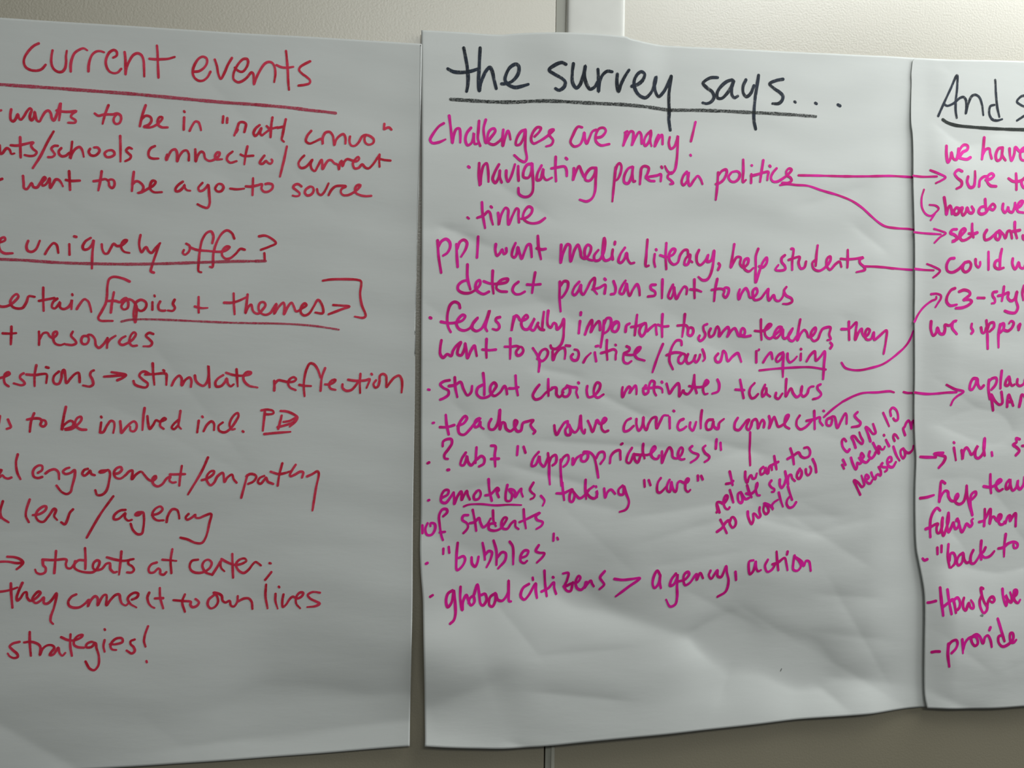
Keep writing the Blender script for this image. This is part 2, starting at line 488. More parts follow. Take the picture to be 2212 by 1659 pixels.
def spline(p):
    """centripetal Catmull-Rom through the points, about one sample per 0.9 mm"""
    if len(p) == 1:
        return p
    q = [p[0]]
    for a in p[1:]:
        if math.dist(a, q[-1]) > 0.05:
            q.append(a)
    p = q
    if len(p) == 1:
        return [p[0], (p[0][0] + 0.3, p[0][1])]
    if len(p) == 2:
        n = max(2, int(math.dist(*p) / 1.2))
        return [(p[0][0] + (p[1][0] - p[0][0]) * k / n, p[0][1] + (p[1][1] - p[0][1]) * k / n) for k in range(n + 1)]
    ext = [(2 * p[0][0] - p[1][0], 2 * p[0][1] - p[1][1])] + p + [(2 * p[-1][0] - p[-2][0], 2 * p[-1][1] - p[-2][1])]
    out = [p[0]]
    for i in range(1, len(ext) - 2):
        P = ext[i - 1:i + 3]
        t = [0.0]
        for k in range(3):
            t.append(t[-1] + max(math.dist(P[k], P[k + 1]), 1e-3) ** 0.5)
        n = max(2, int(math.dist(P[1], P[2]) / 0.9))
        for k in range(1, n + 1):
            u = t[1] + (t[2] - t[1]) * k / n
            r = []
            for c in (0, 1):
                a1 = (t[1]-u)/(t[1]-t[0])*P[0][c] + (u-t[0])/(t[1]-t[0])*P[1][c]
                a2 = (t[2]-u)/(t[2]-t[1])*P[1][c] + (u-t[1])/(t[2]-t[1])*P[2][c]
                a3 = (t[3]-u)/(t[3]-t[2])*P[2][c] + (u-t[2])/(t[3]-t[2])*P[3][c]
                b1 = (t[2]-u)/(t[2]-t[0])*a1 + (u-t[0])/(t[2]-t[0])*a2
                b2 = (t[3]-u)/(t[3]-t[1])*a2 + (u-t[1])/(t[3]-t[1])*a3
                r.append((t[2]-u)/(t[2]-t[1])*b1 + (u-t[1])/(t[2]-t[1])*b2)
            out.append(tuple(r))
    return out

def ink_mesh(key, strokes, width, seed, lift=0.4):
    """flat ribbons of ink lying on the sheet, round ends, width drifting a little as the pen moves"""
    rnd = random.Random(seed)
    v, f = [], []
    up_by = [lift]
    def put(x, z):
        v.append((W(x), -W(height(key, x, z) + up_by[0]), EYE_Z + W(z)))
        return len(v) - 1
    for k, s in enumerate(strokes):
        pts = spline(s)
        n = len(pts)
        ph, ph2 = rnd.uniform(0, 6.28), rnd.uniform(0, 6.28)
        end_thin = rnd.uniform(0.72, 1.0) if n > 12 else 1.0
        rows, dist = [], 0.0
        for i, (x, z) in enumerate(pts):
            a, b = pts[max(i - 1, 0)], pts[min(i + 1, n - 1)]
            dx, dz = b[0] - a[0], b[1] - a[1]
            l = math.hypot(dx, dz) or 1.0
            if i:
                dist += math.dist(pts[i - 1], pts[i])
            up_by[0] = lift + 0.004 * k + 0.0004 * dist    # later ink lies over earlier ink
            w = width / 2 * (1 + 0.07 * math.sin(dist / 7.0 + ph) + 0.05 * math.sin(dist / 2.9 + ph2))
            if i > n - 10:
                w *= 1 - (1 - end_thin) * (i - (n - 10)) / 10.0
            nx_, nz_ = -dz / l * w, dx / l * w
            rows.append((put(x + nx_, z + nz_), put(x, z), put(x - nx_, z - nz_)))
            if i in (0, n - 1):
                cap = []
                sgn = -1 if i == 0 else 1
                for q in range(1, 6):
                    an = math.pi * q / 6
                    ca, sa = math.cos(an), math.sin(an)
                    cap.append(put(x + nx_ * ca + sgn * dx / l * w * sa, z + nz_ * ca + sgn * dz / l * w * sa))
                ring = [rows[-1][0]] + cap + [rows[-1][2]]
                for q in range(6):
                    f.append((rows[-1][1], ring[q], ring[q + 1]) if sgn > 0 else (rows[-1][1], ring[q + 1], ring[q]))
        for i in range(n - 1):
            a, b = rows[i], rows[i + 1]
            f.append((a[0], a[1], b[1], b[0]))
            f.append((a[1], a[2], b[2], b[1]))
    # every face looks away from the wall
    out = []
    for fc in f:
        p = [v[i] for i in fc[:3]]
        cr = (p[1][2]-p[0][2])*(p[2][0]-p[0][0]) - (p[1][0]-p[0][0])*(p[2][2]-p[0][2])
        out.append(fc if cr < 0 else tuple(reversed(fc)))
    return v, out

def dec(s):
    a = [int(t) / 10.0 for t in s.split()]
    return [(a[i], a[i + 1]) for i in range(0, len(a), 2)]

EDGES = {
 'L': (
  [(-526.1, 352.6), (-390.3, 354.4), (-260.8, 356.5), (-170.7, 357.3), (-77.7, 359.4), (16.0, 359.7), (22.3, 358.3)],
  [(-514.4, -396.3), (-378.9, -394.4), (-275.6, -392.2), (-159.4, -390.8), (-66.5, -388.4), (22.1, -384.6)],
  [(-526.1, 352.6), (-514.4, -396.3)],
  [(22.3, 358.3), (22.5, 282.8), (21.8, 189.1), (21.4, 86.2), (22.0, -21.3), (21.8, -133.8), (22.6, -230.6), (22.4, -305.6), (22.1, -384.6)],
 ),
 'M': (
  [(23.1, 374.5), (60.6, 376.1), (103.6, 376.9), (128.3, 380.2), (155.6, 382.8), (180.5, 384.3), (211.6, 385.3), (244.1, 385.2), (254.2, 383.0), (276.6, 380.7), (299.2, 380.4), (383.1, 383.6), (525.2, 388.1), (560.6, 389.3), (596.1, 390.0), (649.6, 391.8)],
  [(37.7, -383.1), (63.4, -386.0), (91.0, -388.7), (125.0, -391.1), (165.0, -390.9), (229.6, -387.0), (364.1, -381.5), (474.6, -376.0), (621.7, -372.6), (669.6, -369.7)],
  [(23.1, 374.5), (25.2, 257.7), (26.6, 159.7), (27.2, 91.3), (28.6, -36.0), (30.1, -134.3), (29.8, -159.0), (29.8, -178.4), (31.1, -202.7), (33.3, -226.7), (34.0, -245.7), (34.8, -278.0), (36.8, -329.2), (37.9, -373.3), (37.7, -383.1)],
  [(649.6, 391.8), (669.6, -369.7)],
 ),
 'R': (
  [(595.2, 384.7), (600.9, 389.2), (644.4, 390.3), (740.2, 395.7), (924.2, 401.1), (1234.0, 408.0)],
  [(622.9, -372.3), (637.8, -372.8), (679.7, -374.7), (746.7, -374.3), (933.0, -369.4), (1241.9, -362.6)],
  [(595.2, 384.7), (593.6, 369.9), (594.1, 356.4), (593.1, 315.1), (595.2, 293.3), (595.9, 239.0), (598.9, 174.3), (600.3, 77.1), (601.3, 23.0), (601.7, -31.1), (603.3, -63.5), (604.8, -79.7), (604.2, -112.2), (604.7, -150.1), (606.5, -182.6), (610.3, -201.6), (614.8, -220.7), (617.8, -239.6), (618.8, -269.4), (619.0, -302.0), (619.8, -340.2), (620.5, -359.0), (622.9, -372.3)],
  [(1234.0, 408.0), (1241.9, -362.6)],
 ),
}

PARTS = [
 ('L', 'heading', 'red', 2.56, [
  '-3545 3318 -3587 3292 -3639 3229 -3672 3163 -3676 3111 -3657 3070 -3614 3047 -3556 3045 -3513 3062 -3476 3109',
  '-3415 3258 -3424 3193 -3421 3118 -3401 3074 -3363 3048 -3325 3050 -3298 3081 -3286 3146 -3288 3209 -3282 3265',
  '-3242 3059 -3243 3126 -3233 3184 -3209 3245 -3167 3283 -3124 3301 -3091 3283',
  '-3077 3074 -3074 3138 -3062 3197 -3041 3246 -3004 3279 -2966 3285 -2933 3276',
  '-2845 3229 -2813 3253 -2816 3294 -2841 3307 -2879 3283 -2905 3234 -2915 3180 -2903 3122 -2875 3084 -2837 3072 -2798 3083 -2768 3121',
  '-2739 3294 -2729 3212 -2728 3141 -2726 3065 -2717 3136 -2691 3209 -2654 3272 -2615 3292 -2580 3277 -2559 3231 -2551 3154 -2546 3060',
  '-2431 3383 -2424 3306 -2419 3212 -2409 3057',
  '-2501 3244 -2448 3243 -2381 3248 -2319 3257 -2258 3280',
  '-2075 3141 -2019 3152 -1969 3191 -1941 3246 -1947 3288 -1982 3303 -2021 3282 -2054 3232 -2076 3171 -2077 3117 -2057 3077 -2017 3053 -1972 3060 -1933 3098 -1906 3154',
  '-1866 3282 -1844 3218 -1828 3135 -1804 3087 -1769 3151 -1736 3238 -1697 3312',
  '-1667 3213 -1626 3179 -1591 3176 -1552 3221 -1536 3282 -1548 3312 -1583 3309 -1622 3270 -1655 3213 -1679 3146 -1676 3092 -1635 3064 -1590 3079 -1544 3119 -1499 3176 -1482 3159 -1478 3099 -1474 3051 -1452 3119 -1413 3206 -1368 3276 -1328 3297 -1293 3287 -1269 3240 -1262 3174 -1272 3090',
  '-1159 3424 -1148 3328 -1137 3208 -1131 3100 -1123 3023',
  '-1252 3269 -1205 3251 -1147 3249 -1083 3263',
  '-914 3334 -972 3299 -1013 3266 -1024 3234 -994 3200 -947 3168 -911 3134 -917 3104 -958 3087 -1028 3072',
 ]),
 ('L', 'heading_underline', 'faded', 3.27, [
  '-3924 2883 -3574 2882 -3144 2880 -2707 2876 -2261 2862 -1810 2849 -1451 2845',
  '-1451 2845 -1117 2836 -882 2820 -764 2815 -646 2807',
 ]),
 ('L', 'text_line', 'red', 2.58, [
  '-3904 2614 -3872 2624',
  '-3780 2640 -3786 2576 -3779 2535 -3758 2520 -3732 2556 -3718 2597 -3706 2558 -3690 2541 -3664 2572 -3634 2632 -3607 2663 -3592 2647 -3602 2611 -3606 2564 -3589 2542 -3569 2578 -3565 2631 -3553 2579 -3542 2546 -3520 2535 -3495 2584 -3464 2638 -3438 2651 -3416 2624 -3406 2578 -3388 2554 -3372 2581 -3333 2729',
  '-3326 2730 -3331 2642 -3338 2560',
  '-3363 2657 -3299 2650 -3235 2654 -3182 2664 -3218 2632 -3229 2602 -3185 2570 -3190 2549 -3254 2542',
  '-2882 2744 -2905 2671 -2920 2611 -2932 2552',
  '-3008 2652 -2975 2631 -2921 2647 -2833 2655 -2801 2666 -2767 2651 -2758 2610 -2776 2567 -2809 2560 -2829 2588 -2822 2629 -2801 2654',
  '-2528 2768 -2553 2683 -2568 2611 -2578 2551',
  '-2563 2623 -2525 2661 -2481 2652 -2469 2617 -2490 2574 -2539 2547 -2478 2545 -2423 2573 -2375 2624 -2364 2654 -2387 2659 -2408 2621 -2401 2574 -2367 2553 -2312 2556',
  '-2157 2733 -2152 2724',
  '-2155 2668 -2156 2602 -2156 2542',
  '-2098 2533 -2071 2595 -2044 2633 -2015 2628 -1997 2587 -1987 2546',
  '-1772 2703 -1776 2636',
  '-1732 2687 -1734 2639',
  '-1659 2510 -1632 2584 -1611 2646 -1576 2655 -1547 2638 -1552 2589 -1560 2552',
  '-1626 2573 -1642 2541',
  '-1409 2634 -1449 2596 -1468 2546 -1453 2517 -1425 2543 -1391 2605 -1402 2551 -1390 2527 -1355 2553 -1310 2592',
  '-1283 2721 -1293 2641 -1299 2515',
  '-1339 2626 -1310 2604 -1229 2621',
  '-1149 2711 -1165 2625 -1179 2539 -1186 2497 -1163 2474',
  '-1229 2615 -1177 2630',
  '-890 2604 -930 2547 -941 2492 -905 2470 -853 2491 -806 2518 -782 2526 -770 2472 -771 2538 -742 2595 -701 2603 -671 2569 -658 2509 -652 2466 -635 2522 -594 2573 -559 2588 -540 2552 -539 2491',
  '-493 2567 -498 2518 -480 2476 -444 2472 -403 2511 -368 2575 -332 2595 -278 2580 -248 2551 -253 2514 -295 2493 -331 2509 -344 2552 -332 2589',
  '-140 2725 -144 2669',
  '-139 2667 -93 2690 -66 2667',
 ]),
 ('L', 'text_line', 'red', 2.57, [
  '-3936 2199 -3900 2258 -3880 2282 -3867 2192 -3851 2198 -3810 2252 -3783 2236 -3767 2197 -3740 2204',
  '-3691 2368 -3687 2271 -3682 2168',
  '-3774 2283 -3716 2283 -3647 2302 -3568 2324 -3589 2294 -3572 2260 -3536 2228 -3555 2196 -3597 2186 -3645 2193',
  '-3386 2446 -3441 2332 -3501 2190 -3570 2069',
  '-3344 2303 -3376 2301 -3402 2271 -3385 2243 -3368 2215 -3389 2190 -3429 2185',
  '-3311 2282 -3332 2252 -3329 2223 -3304 2201 -3266 2209 -3235 2240',
  '-3212 2353 -3217 2276 -3225 2185 -3208 2236 -3177 2284 -3140 2304 -3117 2276 -3099 2207',
  '-3042 2292 -3054 2262 -3035 2228 -2997 2225 -2965 2250 -2953 2280 -2972 2309 -3005 2307',
  '-2884 2279 -2905 2254 -2888 2220 -2845 2222 -2813 2248 -2819 2277 -2841 2290 -2874 2285',
  '-2763 2439 -2758 2328 -2754 2181',
  '-2651 2317 -2678 2327 -2703 2296 -2688 2274 -2658 2246 -2665 2216 -2708 2187',
  '-2431 2358 -2469 2335 -2491 2292 -2484 2245 -2451 2230 -2395 2233',
  '-2312 2279 -2323 2237 -2317 2220 -2296 2274 -2268 2322 -2235 2336 -2217 2302 -2214 2213 -2194 2267 -2155 2322 -2122 2330 -2102 2296 -2101 2231',
  '-2039 2346 -2036 2287 -2033 2223 -2014 2283 -1980 2326 -1957 2315 -1940 2257 -1900 2236 -1855 2250 -1810 2288 -1799 2324 -1821 2328 -1844 2286 -1832 2257 -1775 2260',
  '-1673 2343 -1719 2299 -1727 2257 -1695 2229 -1632 2248',
  '-1526 2405 -1542 2327 -1555 2219',
  '-1593 2318 -1559 2304 -1467 2313',
  '-1357 2319 -1391 2269 -1402 2239 -1373 2234 -1339 2266 -1321 2249 -1292 2238 -1275 2269 -1284 2283',
  '-1133 2427 -1159 2287 -1197 2111',
  '-956 2340 -990 2302 -1013 2252 -989 2211 -942 2220 -901 2264 -873 2302 -890 2259 -877 2205 -847 2185 -819 2232 -779 2307 -772 2265 -768 2211 -737 2267 -708 2305 -679 2307 -649 2278 -613 2262 -600 2214 -590 2288 -572 2307 -565 2252 -548 2296 -519 2328 -471 2319 -423 2309 -394 2341 -406 2359 -442 2320 -459 2283 -440 2235 -399 2243 -363 2281 -333 2252 -297 2242 -256 2281 -215 2344 -185 2394',
  '-185 2394 -187 2327 -183 2266',
  '-209 2356 -148 2341 -70 2335',
 ]),
 ('L', 'text_line', 'red', 2.58, [
  '-3934 1904 -3892 1929 -3850 1948',
  '-3660 1987 -3655 1919 -3650 1868 -3626 1858 -3597 1899 -3581 1923 -3565 1884 -3532 1880 -3501 1927 -3463 1986 -3453 1975 -3485 1928 -3479 1900 -3447 1918 -3415 1977 -3413 1932 -3409 1880 -3383 1927 -3356 1969 -3329 1964 -3307 1937 -3291 1903',
  '-3234 2055 -3229 1964 -3224 1872',
  '-3264 1968 -3221 1961 -3134 1968',
  '-2929 2071 -2941 1979 -2960 1880',
  '-3004 1969 -2961 1977 -2890 1995 -2863 1971 -2857 1931 -2830 1910 -2808 1940 -2814 1985 -2836 1996 -2874 1982',
  '-2626 2083 -2635 1995 -2643 1890',
  '-2638 1960 -2600 1991 -2561 1976 -2533 1936 -2549 1889 -2588 1872 -2549 1881 -2489 1921 -2434 1959 -2417 1995 -2445 2005 -2467 1963 -2466 1916 -2433 1889 -2355 1893',
  '-2155 2009 -2194 1977 -2224 1934 -2221 1909 -2187 1913 -2143 1962 -2138 1980 -2132 1945 -2109 1923 -2081 1921',
  '-1964 2007 -2003 1952 -1991 1923 -1957 1931 -1919 1974 -1908 1992 -1897 1893 -1892 1799 -1911 1757 -1951 1761 -2009 1787',
  '-1823 1991 -1839 1955 -1816 1927 -1777 1935 -1758 1971 -1772 2000 -1806 2006 -1828 1985',
  '-1692 1963 -1623 1960 -1554 1970',
  '-1466 2081 -1468 1997 -1470 1908',
  '-1537 1994 -1486 1994 -1416 2012 -1376 2025 -1381 1978 -1358 1949 -1312 1951 -1271 1989 -1272 2024 -1313 2034 -1341 2027',
  '-980 2021 -1016 2043 -1051 2029 -1062 2004 -1027 1976 -997 1948 -1003 1924 -1038 1916 -1067 1921',
  '-899 2019 -933 1993 -945 1957 -921 1930 -880 1942 -857 1979 -863 2015 -893 2025 -910 2018',
  '-822 1999 -810 1957 -780 1941 -745 1978 -705 2064',
  '-703 1944 -674 1999 -633 2037 -580 2046 -527 2042 -568 2016 -579 1980 -555 1951 -502 1953 -442 1986 -395 2030 -378 2061 -408 2060 -433 2022 -424 1980 -382 1958 -322 1949 -263 1955',
 ]),
 ('L', 'text_line', 'red', 2.54, [
  '-3878 1319 -3847 1326 -3815 1345 -3821 1373 -3852 1360 -3873 1302 -3856 1240 -3818 1215 -3744 1218',
  '-3603 1347 -3618 1295 -3606 1250 -3568 1239 -3531 1264 -3496 1352',
  '-3445 1221 -3414 1280 -3368 1334 -3341 1318 -3322 1238',
  '-3179 1409 -3160 1405',
  '-3223 1329 -3218 1224',
  '-3025 1401 -3073 1364 -3098 1311 -3087 1282 -3049 1287 -3012 1332 -2997 1379 -3005 1256 -3005 1093',
  '-2920 1341 -2913 1289 -2890 1249 -2863 1250 -2837 1298 -2806 1352 -2778 1330 -2734 1337 -2696 1368 -2680 1392 -2707 1391 -2734 1349 -2733 1308 -2705 1274 -2655 1264',
  '-2553 1449 -2563 1391 -2562 1332 -2539 1274 -2512 1316 -2496 1329 -2473 1289 -2445 1272 -2407 1321 -2363 1375',
  '-2369 1369 -2401 1268 -2432 1161 -2446 1084 -2418 1073',
  '-2112 1380 -2078 1358 -2083 1304 -2122 1267 -2144 1284 -2134 1314',
  '-2078 1346 -2010 1321 -1897 1314 -1783 1310 -1726 1324 -1687 1361 -1716 1366 -1755 1323 -1760 1275 -1725 1241 -1679 1248 -1623 1298 -1578 1348 -1538 1340',
  '-1858 1396 -1849 1468 -1872 1515 -1912 1501 -1956 1428 -1976 1332 -1987 1201 -1985 1101 -1960 1093',
  '-1643 1452 -1667 1505 -1713 1533 -1758 1507 -1813 1410 -1845 1290 -1854 1147 -1877 1152',
  '-1396 1484 -1339 1494 -1275 1467 -1228 1421 -1291 1383 -1377 1346',
  '-1342 1312 -1337 1243',
 ]),
 ('L', 'text_underline', 'faded', 2.9, [
  '-3891 1155 -3646 1153 -3325 1141 -3001 1142 -2674 1149 -2343 1167 -2008 1191 -1667 1215 -1425 1227',
  '-1425 1227 -1329 1232',
 ]),
 ('L', 'text_line', 'red', 2.56, [
  '-3886 731 -3854 692 -3791 694 -3728 736 -3686 795 -3702 817 -3739 787 -3760 735 -3738 690 -3695 674 -3647 681 -3611 740 -3591 798 -3537 794',
  '-3458 888 -3457 779 -3451 658',
  '-3496 755 -3430 770 -3354 787',
  '-3327 782 -3364 747 -3374 695 -3347 684 -3310 731 -3300 749 -3298 697 -3266 680 -3223 699 -3196 740 -3189 775 -3192 682',
  '-3187 830 -3185 821',
  '-3141 684 -3115 731 -3072 784 -3039 767 -3016 710 -3004 658',
  '-2647 975 -2714 1004 -2801 1016 -2839 994 -2855 929 -2860 819 -2870 749 -2907 667 -2938 596 -2916 574 -2851 573 -2802 574',
  '-2794 862 -2810 763 -2821 658',
  '-2859 773 -2777 775 -2733 765 -2712 789 -2679 807 -2656 756 -2667 703 -2705 694 -2722 719 -2700 766 -2657 796 -2612 780 -2579 723 -2578 665 -2587 565 -2605 640 -2595 722 -2579 770 -2535 794 -2491 772 -2485 731 -2512 690 -2545 683 -2573 706',
  '-2408 842 -2405 833',
  '-2426 774 -2426 698',
  '-2352 782 -2370 741 -2362 700 -2323 689 -2301 693',
  '-2213 804 -2229 762 -2209 722 -2228 692 -2278 694',
  '-1980 840 -1981 752 -1978 681',
  '-2016 741 -1954 727 -1892 731',
  '-1639 887 -1636 786 -1627 674',
  '-1731 789 -1661 791 -1593 811 -1507 856',
  '-1502 880 -1510 790 -1520 688 -1494 749 -1466 779 -1442 708 -1395 686 -1350 729 -1322 778 -1340 807 -1374 800 -1391 758 -1378 704 -1326 676 -1274 695 -1240 750 -1212 793 -1233 690 -1188 763 -1143 807 -1131 777 -1135 687 -1101 760 -1061 809 -1037 768 -1013 720 -955 752 -909 789 -927 807 -961 770 -966 709 -931 680 -884 700 -838 773 -793 847 -750 788 -743 710 -820 714',
  '-638 797 -555 794 -472 786 -543 758 -684 699',
  '-748 1047 -677 1061 -547 1069 -393 1067 -357 1053 -364 920 -347 811 -304 691 -327 672 -417 682',
 ]),
 ('L', 'text_underline', 'faded', 2.11, [
  '-2719 570 -2654 587 -2555 597 -2333 599 -1997 592 -1657 586 -1414 587',
  '-1414 587 -1197 589 -964 583 -788 570 -577 541',
 ]),
 ('L', 'text_line', 'red', 2.49, [
  '-3744 493 -3745 415 -3748 318',
  '-3822 425 -3764 424 -3701 430',
  '-3491 450 -3488 387 -3489 318',
  '-3485 375 -3451 434 -3413 440 -3391 406 -3359 390 -3322 431 -3327 454 -3354 442 -3359 390 -3342 338 -3293 320 -3250 335',
  '-3176 457 -3192 417 -3154 371 -3143 343 -3175 325 -3240 329',
  '-3035 415 -3078 414 -3097 373 -3083 338 -3045 339 -3024 386 -3035 426 -3002 427 -2969 387 -2958 324 -2931 301 -2893 331 -2849 401',
  '-2849 401 -2854 303',
  '-2854 343 -2827 385 -2773 426',
  '-2679 423 -2717 399 -2739 357 -2711 335 -2662 353 -2607 395 -2580 448 -2597 466 -2629 430 -2640 360 -2612 328 -2568 332',
  '-2414 452 -2453 463 -2484 433 -2452 399 -2424 364 -2440 331 -2507 325',
 ]),
 ('L', 'text_line', 'red', 2.6, [
  '-3874 -21 -3837 -15 -3790 3 -3753 26 -3764 43 -3795 25 -3805 -26 -3794 -72 -3762 -97',
  '-3625 34 -3652 16 -3657 -12 -3625 -46 -3614 -69 -3641 -84 -3715 -67',
  '-3509 116 -3524 19 -3524 -91',
  '-3599 23 -3524 19 -3428 32 -3412 26 -3417 -60',
  '-3418 98 -3396 93',
  '-3300 57 -3342 16 -3353 -30 -3337 -65 -3300 -64 -3278 -12 -3268 57 -3252 75 -3241 23 -3230 -57 -3192 -11 -3149 36 -3117 48 -3108 8 -3106 -44',
  '-2974 74 -2997 62 -3008 27 -2986 -19 -2980 -65 -3007 -87 -3075 -78',
  '-2877 12 -2811 19 -2668 33',
  '-2806 59 -2734 49 -2668 33 -2701 3 -2750 -21',
  '-2448 48 -2492 71 -2520 64 -2541 29 -2507 -11 -2459 -52 -2473 -87 -2529 -84 -2584 -59 -2596 -27',
  '-2416 154 -2409 49 -2396 -62',
  '-2486 41 -2404 46 -2287 51 -2281 -2 -2282 -61',
  '-2313 88 -2304 81',
  '-2230 -66 -2203 -7 -2159 35 -2136 6 -2133 -64 -2102 -11 -2057 19 -2040 -16 -2045 -77',
  '-2007 38 -2000 -4 -1972 -44 -1920 -64 -1887 -25 -1874 46 -1876 140 -1876 140 -1867 -1 -1861 -78',
  '-1729 48 -1780 12 -1805 -30 -1795 -69 -1750 -65 -1711 -23 -1694 13 -1682 -40 -1653 -67 -1625 -45',
  '-1599 110 -1592 15 -1585 -66',
  '-1701 72 -1626 50 -1535 45 -1461 64 -1455 79 -1495 82 -1529 40 -1523 -8 -1477 -55 -1390 -75',
  '-1224 -3 -1221 -51 -1223 -102',
  '-1218 -33 -1183 3 -1143 -2 -1085 -13 -1026 -6 -1003 18 -1027 38 -1067 17 -1084 -25 -1067 -67 -1008 -96',
  '-711 137 -743 40 -755 -99',
  '-757 40 -787 124 -829 177 -865 183 -899 122 -919 37 -926 -59 -917 -158',
  '-970 -42 -921 -49 -852 -52',
  '-709 -32 -662 -31 -609 0 -603 18 -639 12 -668 -31 -655 -73 -602 -88',
  '-531 -29 -531 -65 -495 -95 -442 -88 -400 -45 -365 10',
  '-348 83 -353 -2 -349 -117',
  '-473 20 -389 10 -294 17 -252 30 -263 -13 -283 -62',
  '-235 85 -229 79',
  '-186 19 -212 -24 -194 -58 -167 -48 -150 7 -145 68 -115 87 -85 69 -78 14 -77 -53 -41 -3 6 52 54 71 79 35 86 -32 81 -105',
 ]),
 ('L', 'text_line', 'red', 2.55, [
  '-3838 -392 -3846 -466 -3859 -534',
  '-3763 -425 -3746 -465 -3734 -499 -3770 -517',
  '-3526 -361 -3551 -441 -3561 -544',
  '-3588 -424 -3530 -412 -3467 -417 -3455 -440 -3465 -475 -3438 -492 -3414 -469 -3423 -434 -3450 -426',
  '-3233 -294 -3252 -404 -3266 -525 -3251 -485 -3219 -450 -3187 -432 -3159 -449 -3164 -484 -3207 -507 -3239 -519 -3174 -513 -3121 -472 -3084 -420 -3090 -391 -3122 -403 -3143 -449 -3131 -490 -3087 -518 -3038 -520',
  '-2900 -389 -2896 -396',
  '-2898 -447 -2907 -540',
  '-2907 -546 -2880 -546 -2838 -470 -2806 -429 -2779 -441 -2772 -481 -2782 -551',
  '-2719 -434 -2712 -492 -2705 -551 -2668 -504 -2620 -451 -2587 -433 -2565 -457 -2564 -503 -2585 -533 -2618 -527 -2624 -486',
  '-2489 -298 -2500 -386 -2506 -520',
  '-2461 -380 -2455 -444 -2436 -508 -2404 -467 -2377 -420 -2349 -432 -2310 -425 -2282 -407 -2299 -396 -2332 -431 -2337 -478 -2303 -507',
  '-2143 -324 -2153 -406 -2158 -477 -2134 -506',
  '-2159 -412 -2208 -460 -2225 -495 -2202 -510 -2169 -477',
  '-1931 -378 -1926 -385',
  '-1964 -422 -1976 -540',
  '-1914 -528 -1882 -463 -1838 -427 -1815 -451 -1813 -516',
  '-1729 -438 -1769 -474 -1762 -522 -1710 -539 -1660 -509 -1604 -431 -1574 -366 -1583 -338 -1617 -360 -1655 -426 -1660 -473 -1637 -509 -1608 -503',
  '-1530 -526 -1523 -532',
  '-1313 -310 -1320 -399 -1330 -519',
  '-1348 -310 -1290 -301 -1232 -315 -1226 -339 -1277 -351 -1306 -349',
  '-1144 -362 -1160 -434 -1176 -500',
  '-1156 -314 -1092 -319 -1022 -349 -986 -378 -1003 -420 -1060 -475',
  '-1182 -482 -1113 -463 -1032 -433 -997 -396',
  '-1125 -427 -1061 -415 -1009 -384',
  '-1314 -554 -1204 -542 -1053 -529',
 ]),
 ('L', 'text_line', 'red', 2.55, [
  '-3888 -990 -3846 -933 -3810 -922 -3820 -944 -3856 -1001 -3830 -996 -3804 -973 -3782 -996 -3750 -1007 -3719 -996',
  '-3666 -768 -3680 -842 -3667 -945 -3636 -1013',
  '-3475 -950 -3438 -922 -3439 -882 -3466 -876 -3508 -905 -3523 -950 -3511 -990 -3474 -1002 -3436 -991',
  '-3405 -956 -3368 -927 -3320 -916 -3287 -945 -3279 -1014',
  '-3186 -899 -3218 -910 -3244 -939 -3223 -962 -3174 -951 -3137 -922 -3133 -968 -3158 -1084 -3174 -1142 -3207 -1163 -3255 -1142 -3303 -1078',
  '-3014 -911 -3046 -922 -3065 -963 -3045 -980 -3008 -951 -2992 -928 -2980 -963 -2948 -975',
  '-2845 -929 -2894 -934 -2905 -946 -2867 -946 -2824 -923 -2807 -946 -2811 -1027 -2838 -1132 -2882 -1173 -2925 -1173 -2942 -1126',
  '-2768 -963 -2719 -952 -2693 -917 -2704 -894 -2742 -905 -2769 -952 -2751 -998 -2707 -1010 -2658 -975 -2621 -935 -2593 -929 -2597 -1016 -2559 -970 -2510 -940 -2476 -976 -2442 -1016 -2403 -1034 -2365 -1005 -2371 -982 -2398 -1011 -2392 -1063 -2352 -1089 -2308 -1070 -2259 -1005 -2226 -988 -2237 -1029 -2208 -1052 -2175 -1047',
  '-2119 -882 -2131 -970 -2141 -1082',
  '-2232 -968 -2165 -968 -2087 -965',
  '-1867 -796 -1924 -935 -2056 -1173',
  '-1923 -1027 -1872 -1012 -1811 -965 -1805 -936 -1834 -936 -1873 -983 -1872 -1036 -1837 -1080 -1803 -1054 -1770 -989 -1720 -953 -1708 -995 -1701 -1048 -1673 -1001 -1628 -971 -1610 -1019 -1581 -1054',
  '-1476 -977 -1504 -1090 -1534 -1210',
  '-1485 -989 -1451 -966 -1405 -972 -1387 -995 -1416 -1043 -1467 -1067',
  '-1307 -984 -1353 -1007 -1370 -1049 -1346 -1067 -1306 -1025 -1289 -1002 -1272 -1044 -1219 -1068',
  '-1129 -855 -1157 -972 -1173 -1086',
  '-1244 -942 -1163 -966 -1093 -954 -1047 -936',
  '-995 -870 -1035 -936 -1052 -978 -1046 -990 -1000 -972 -948 -942 -918 -948 -929 -1003',
  '-877 -991 -824 -967 -772 -937 -760 -961 -787 -1118 -819 -1347',
 ]),
 ('L', 'text_line', 'red', 2.51, [
  '-3798 -1231 -3820 -1323 -3809 -1391 -3745 -1440',
  '-3814 -1391 -3857 -1403',
  '-3551 -1215 -3581 -1313 -3586 -1382 -3559 -1440',
  '-3522 -1371 -3458 -1360 -3405 -1320 -3400 -1285 -3426 -1285 -3480 -1331 -3495 -1383 -3469 -1429 -3426 -1439 -3378 -1384 -3325 -1309 -3309 -1321 -3325 -1385 -3298 -1422',
  '-3151 -1317 -3180 -1351 -3207 -1432 -3228 -1467 -3260 -1446',
  '-2772 -1188 -2892 -1365 -3020 -1602',
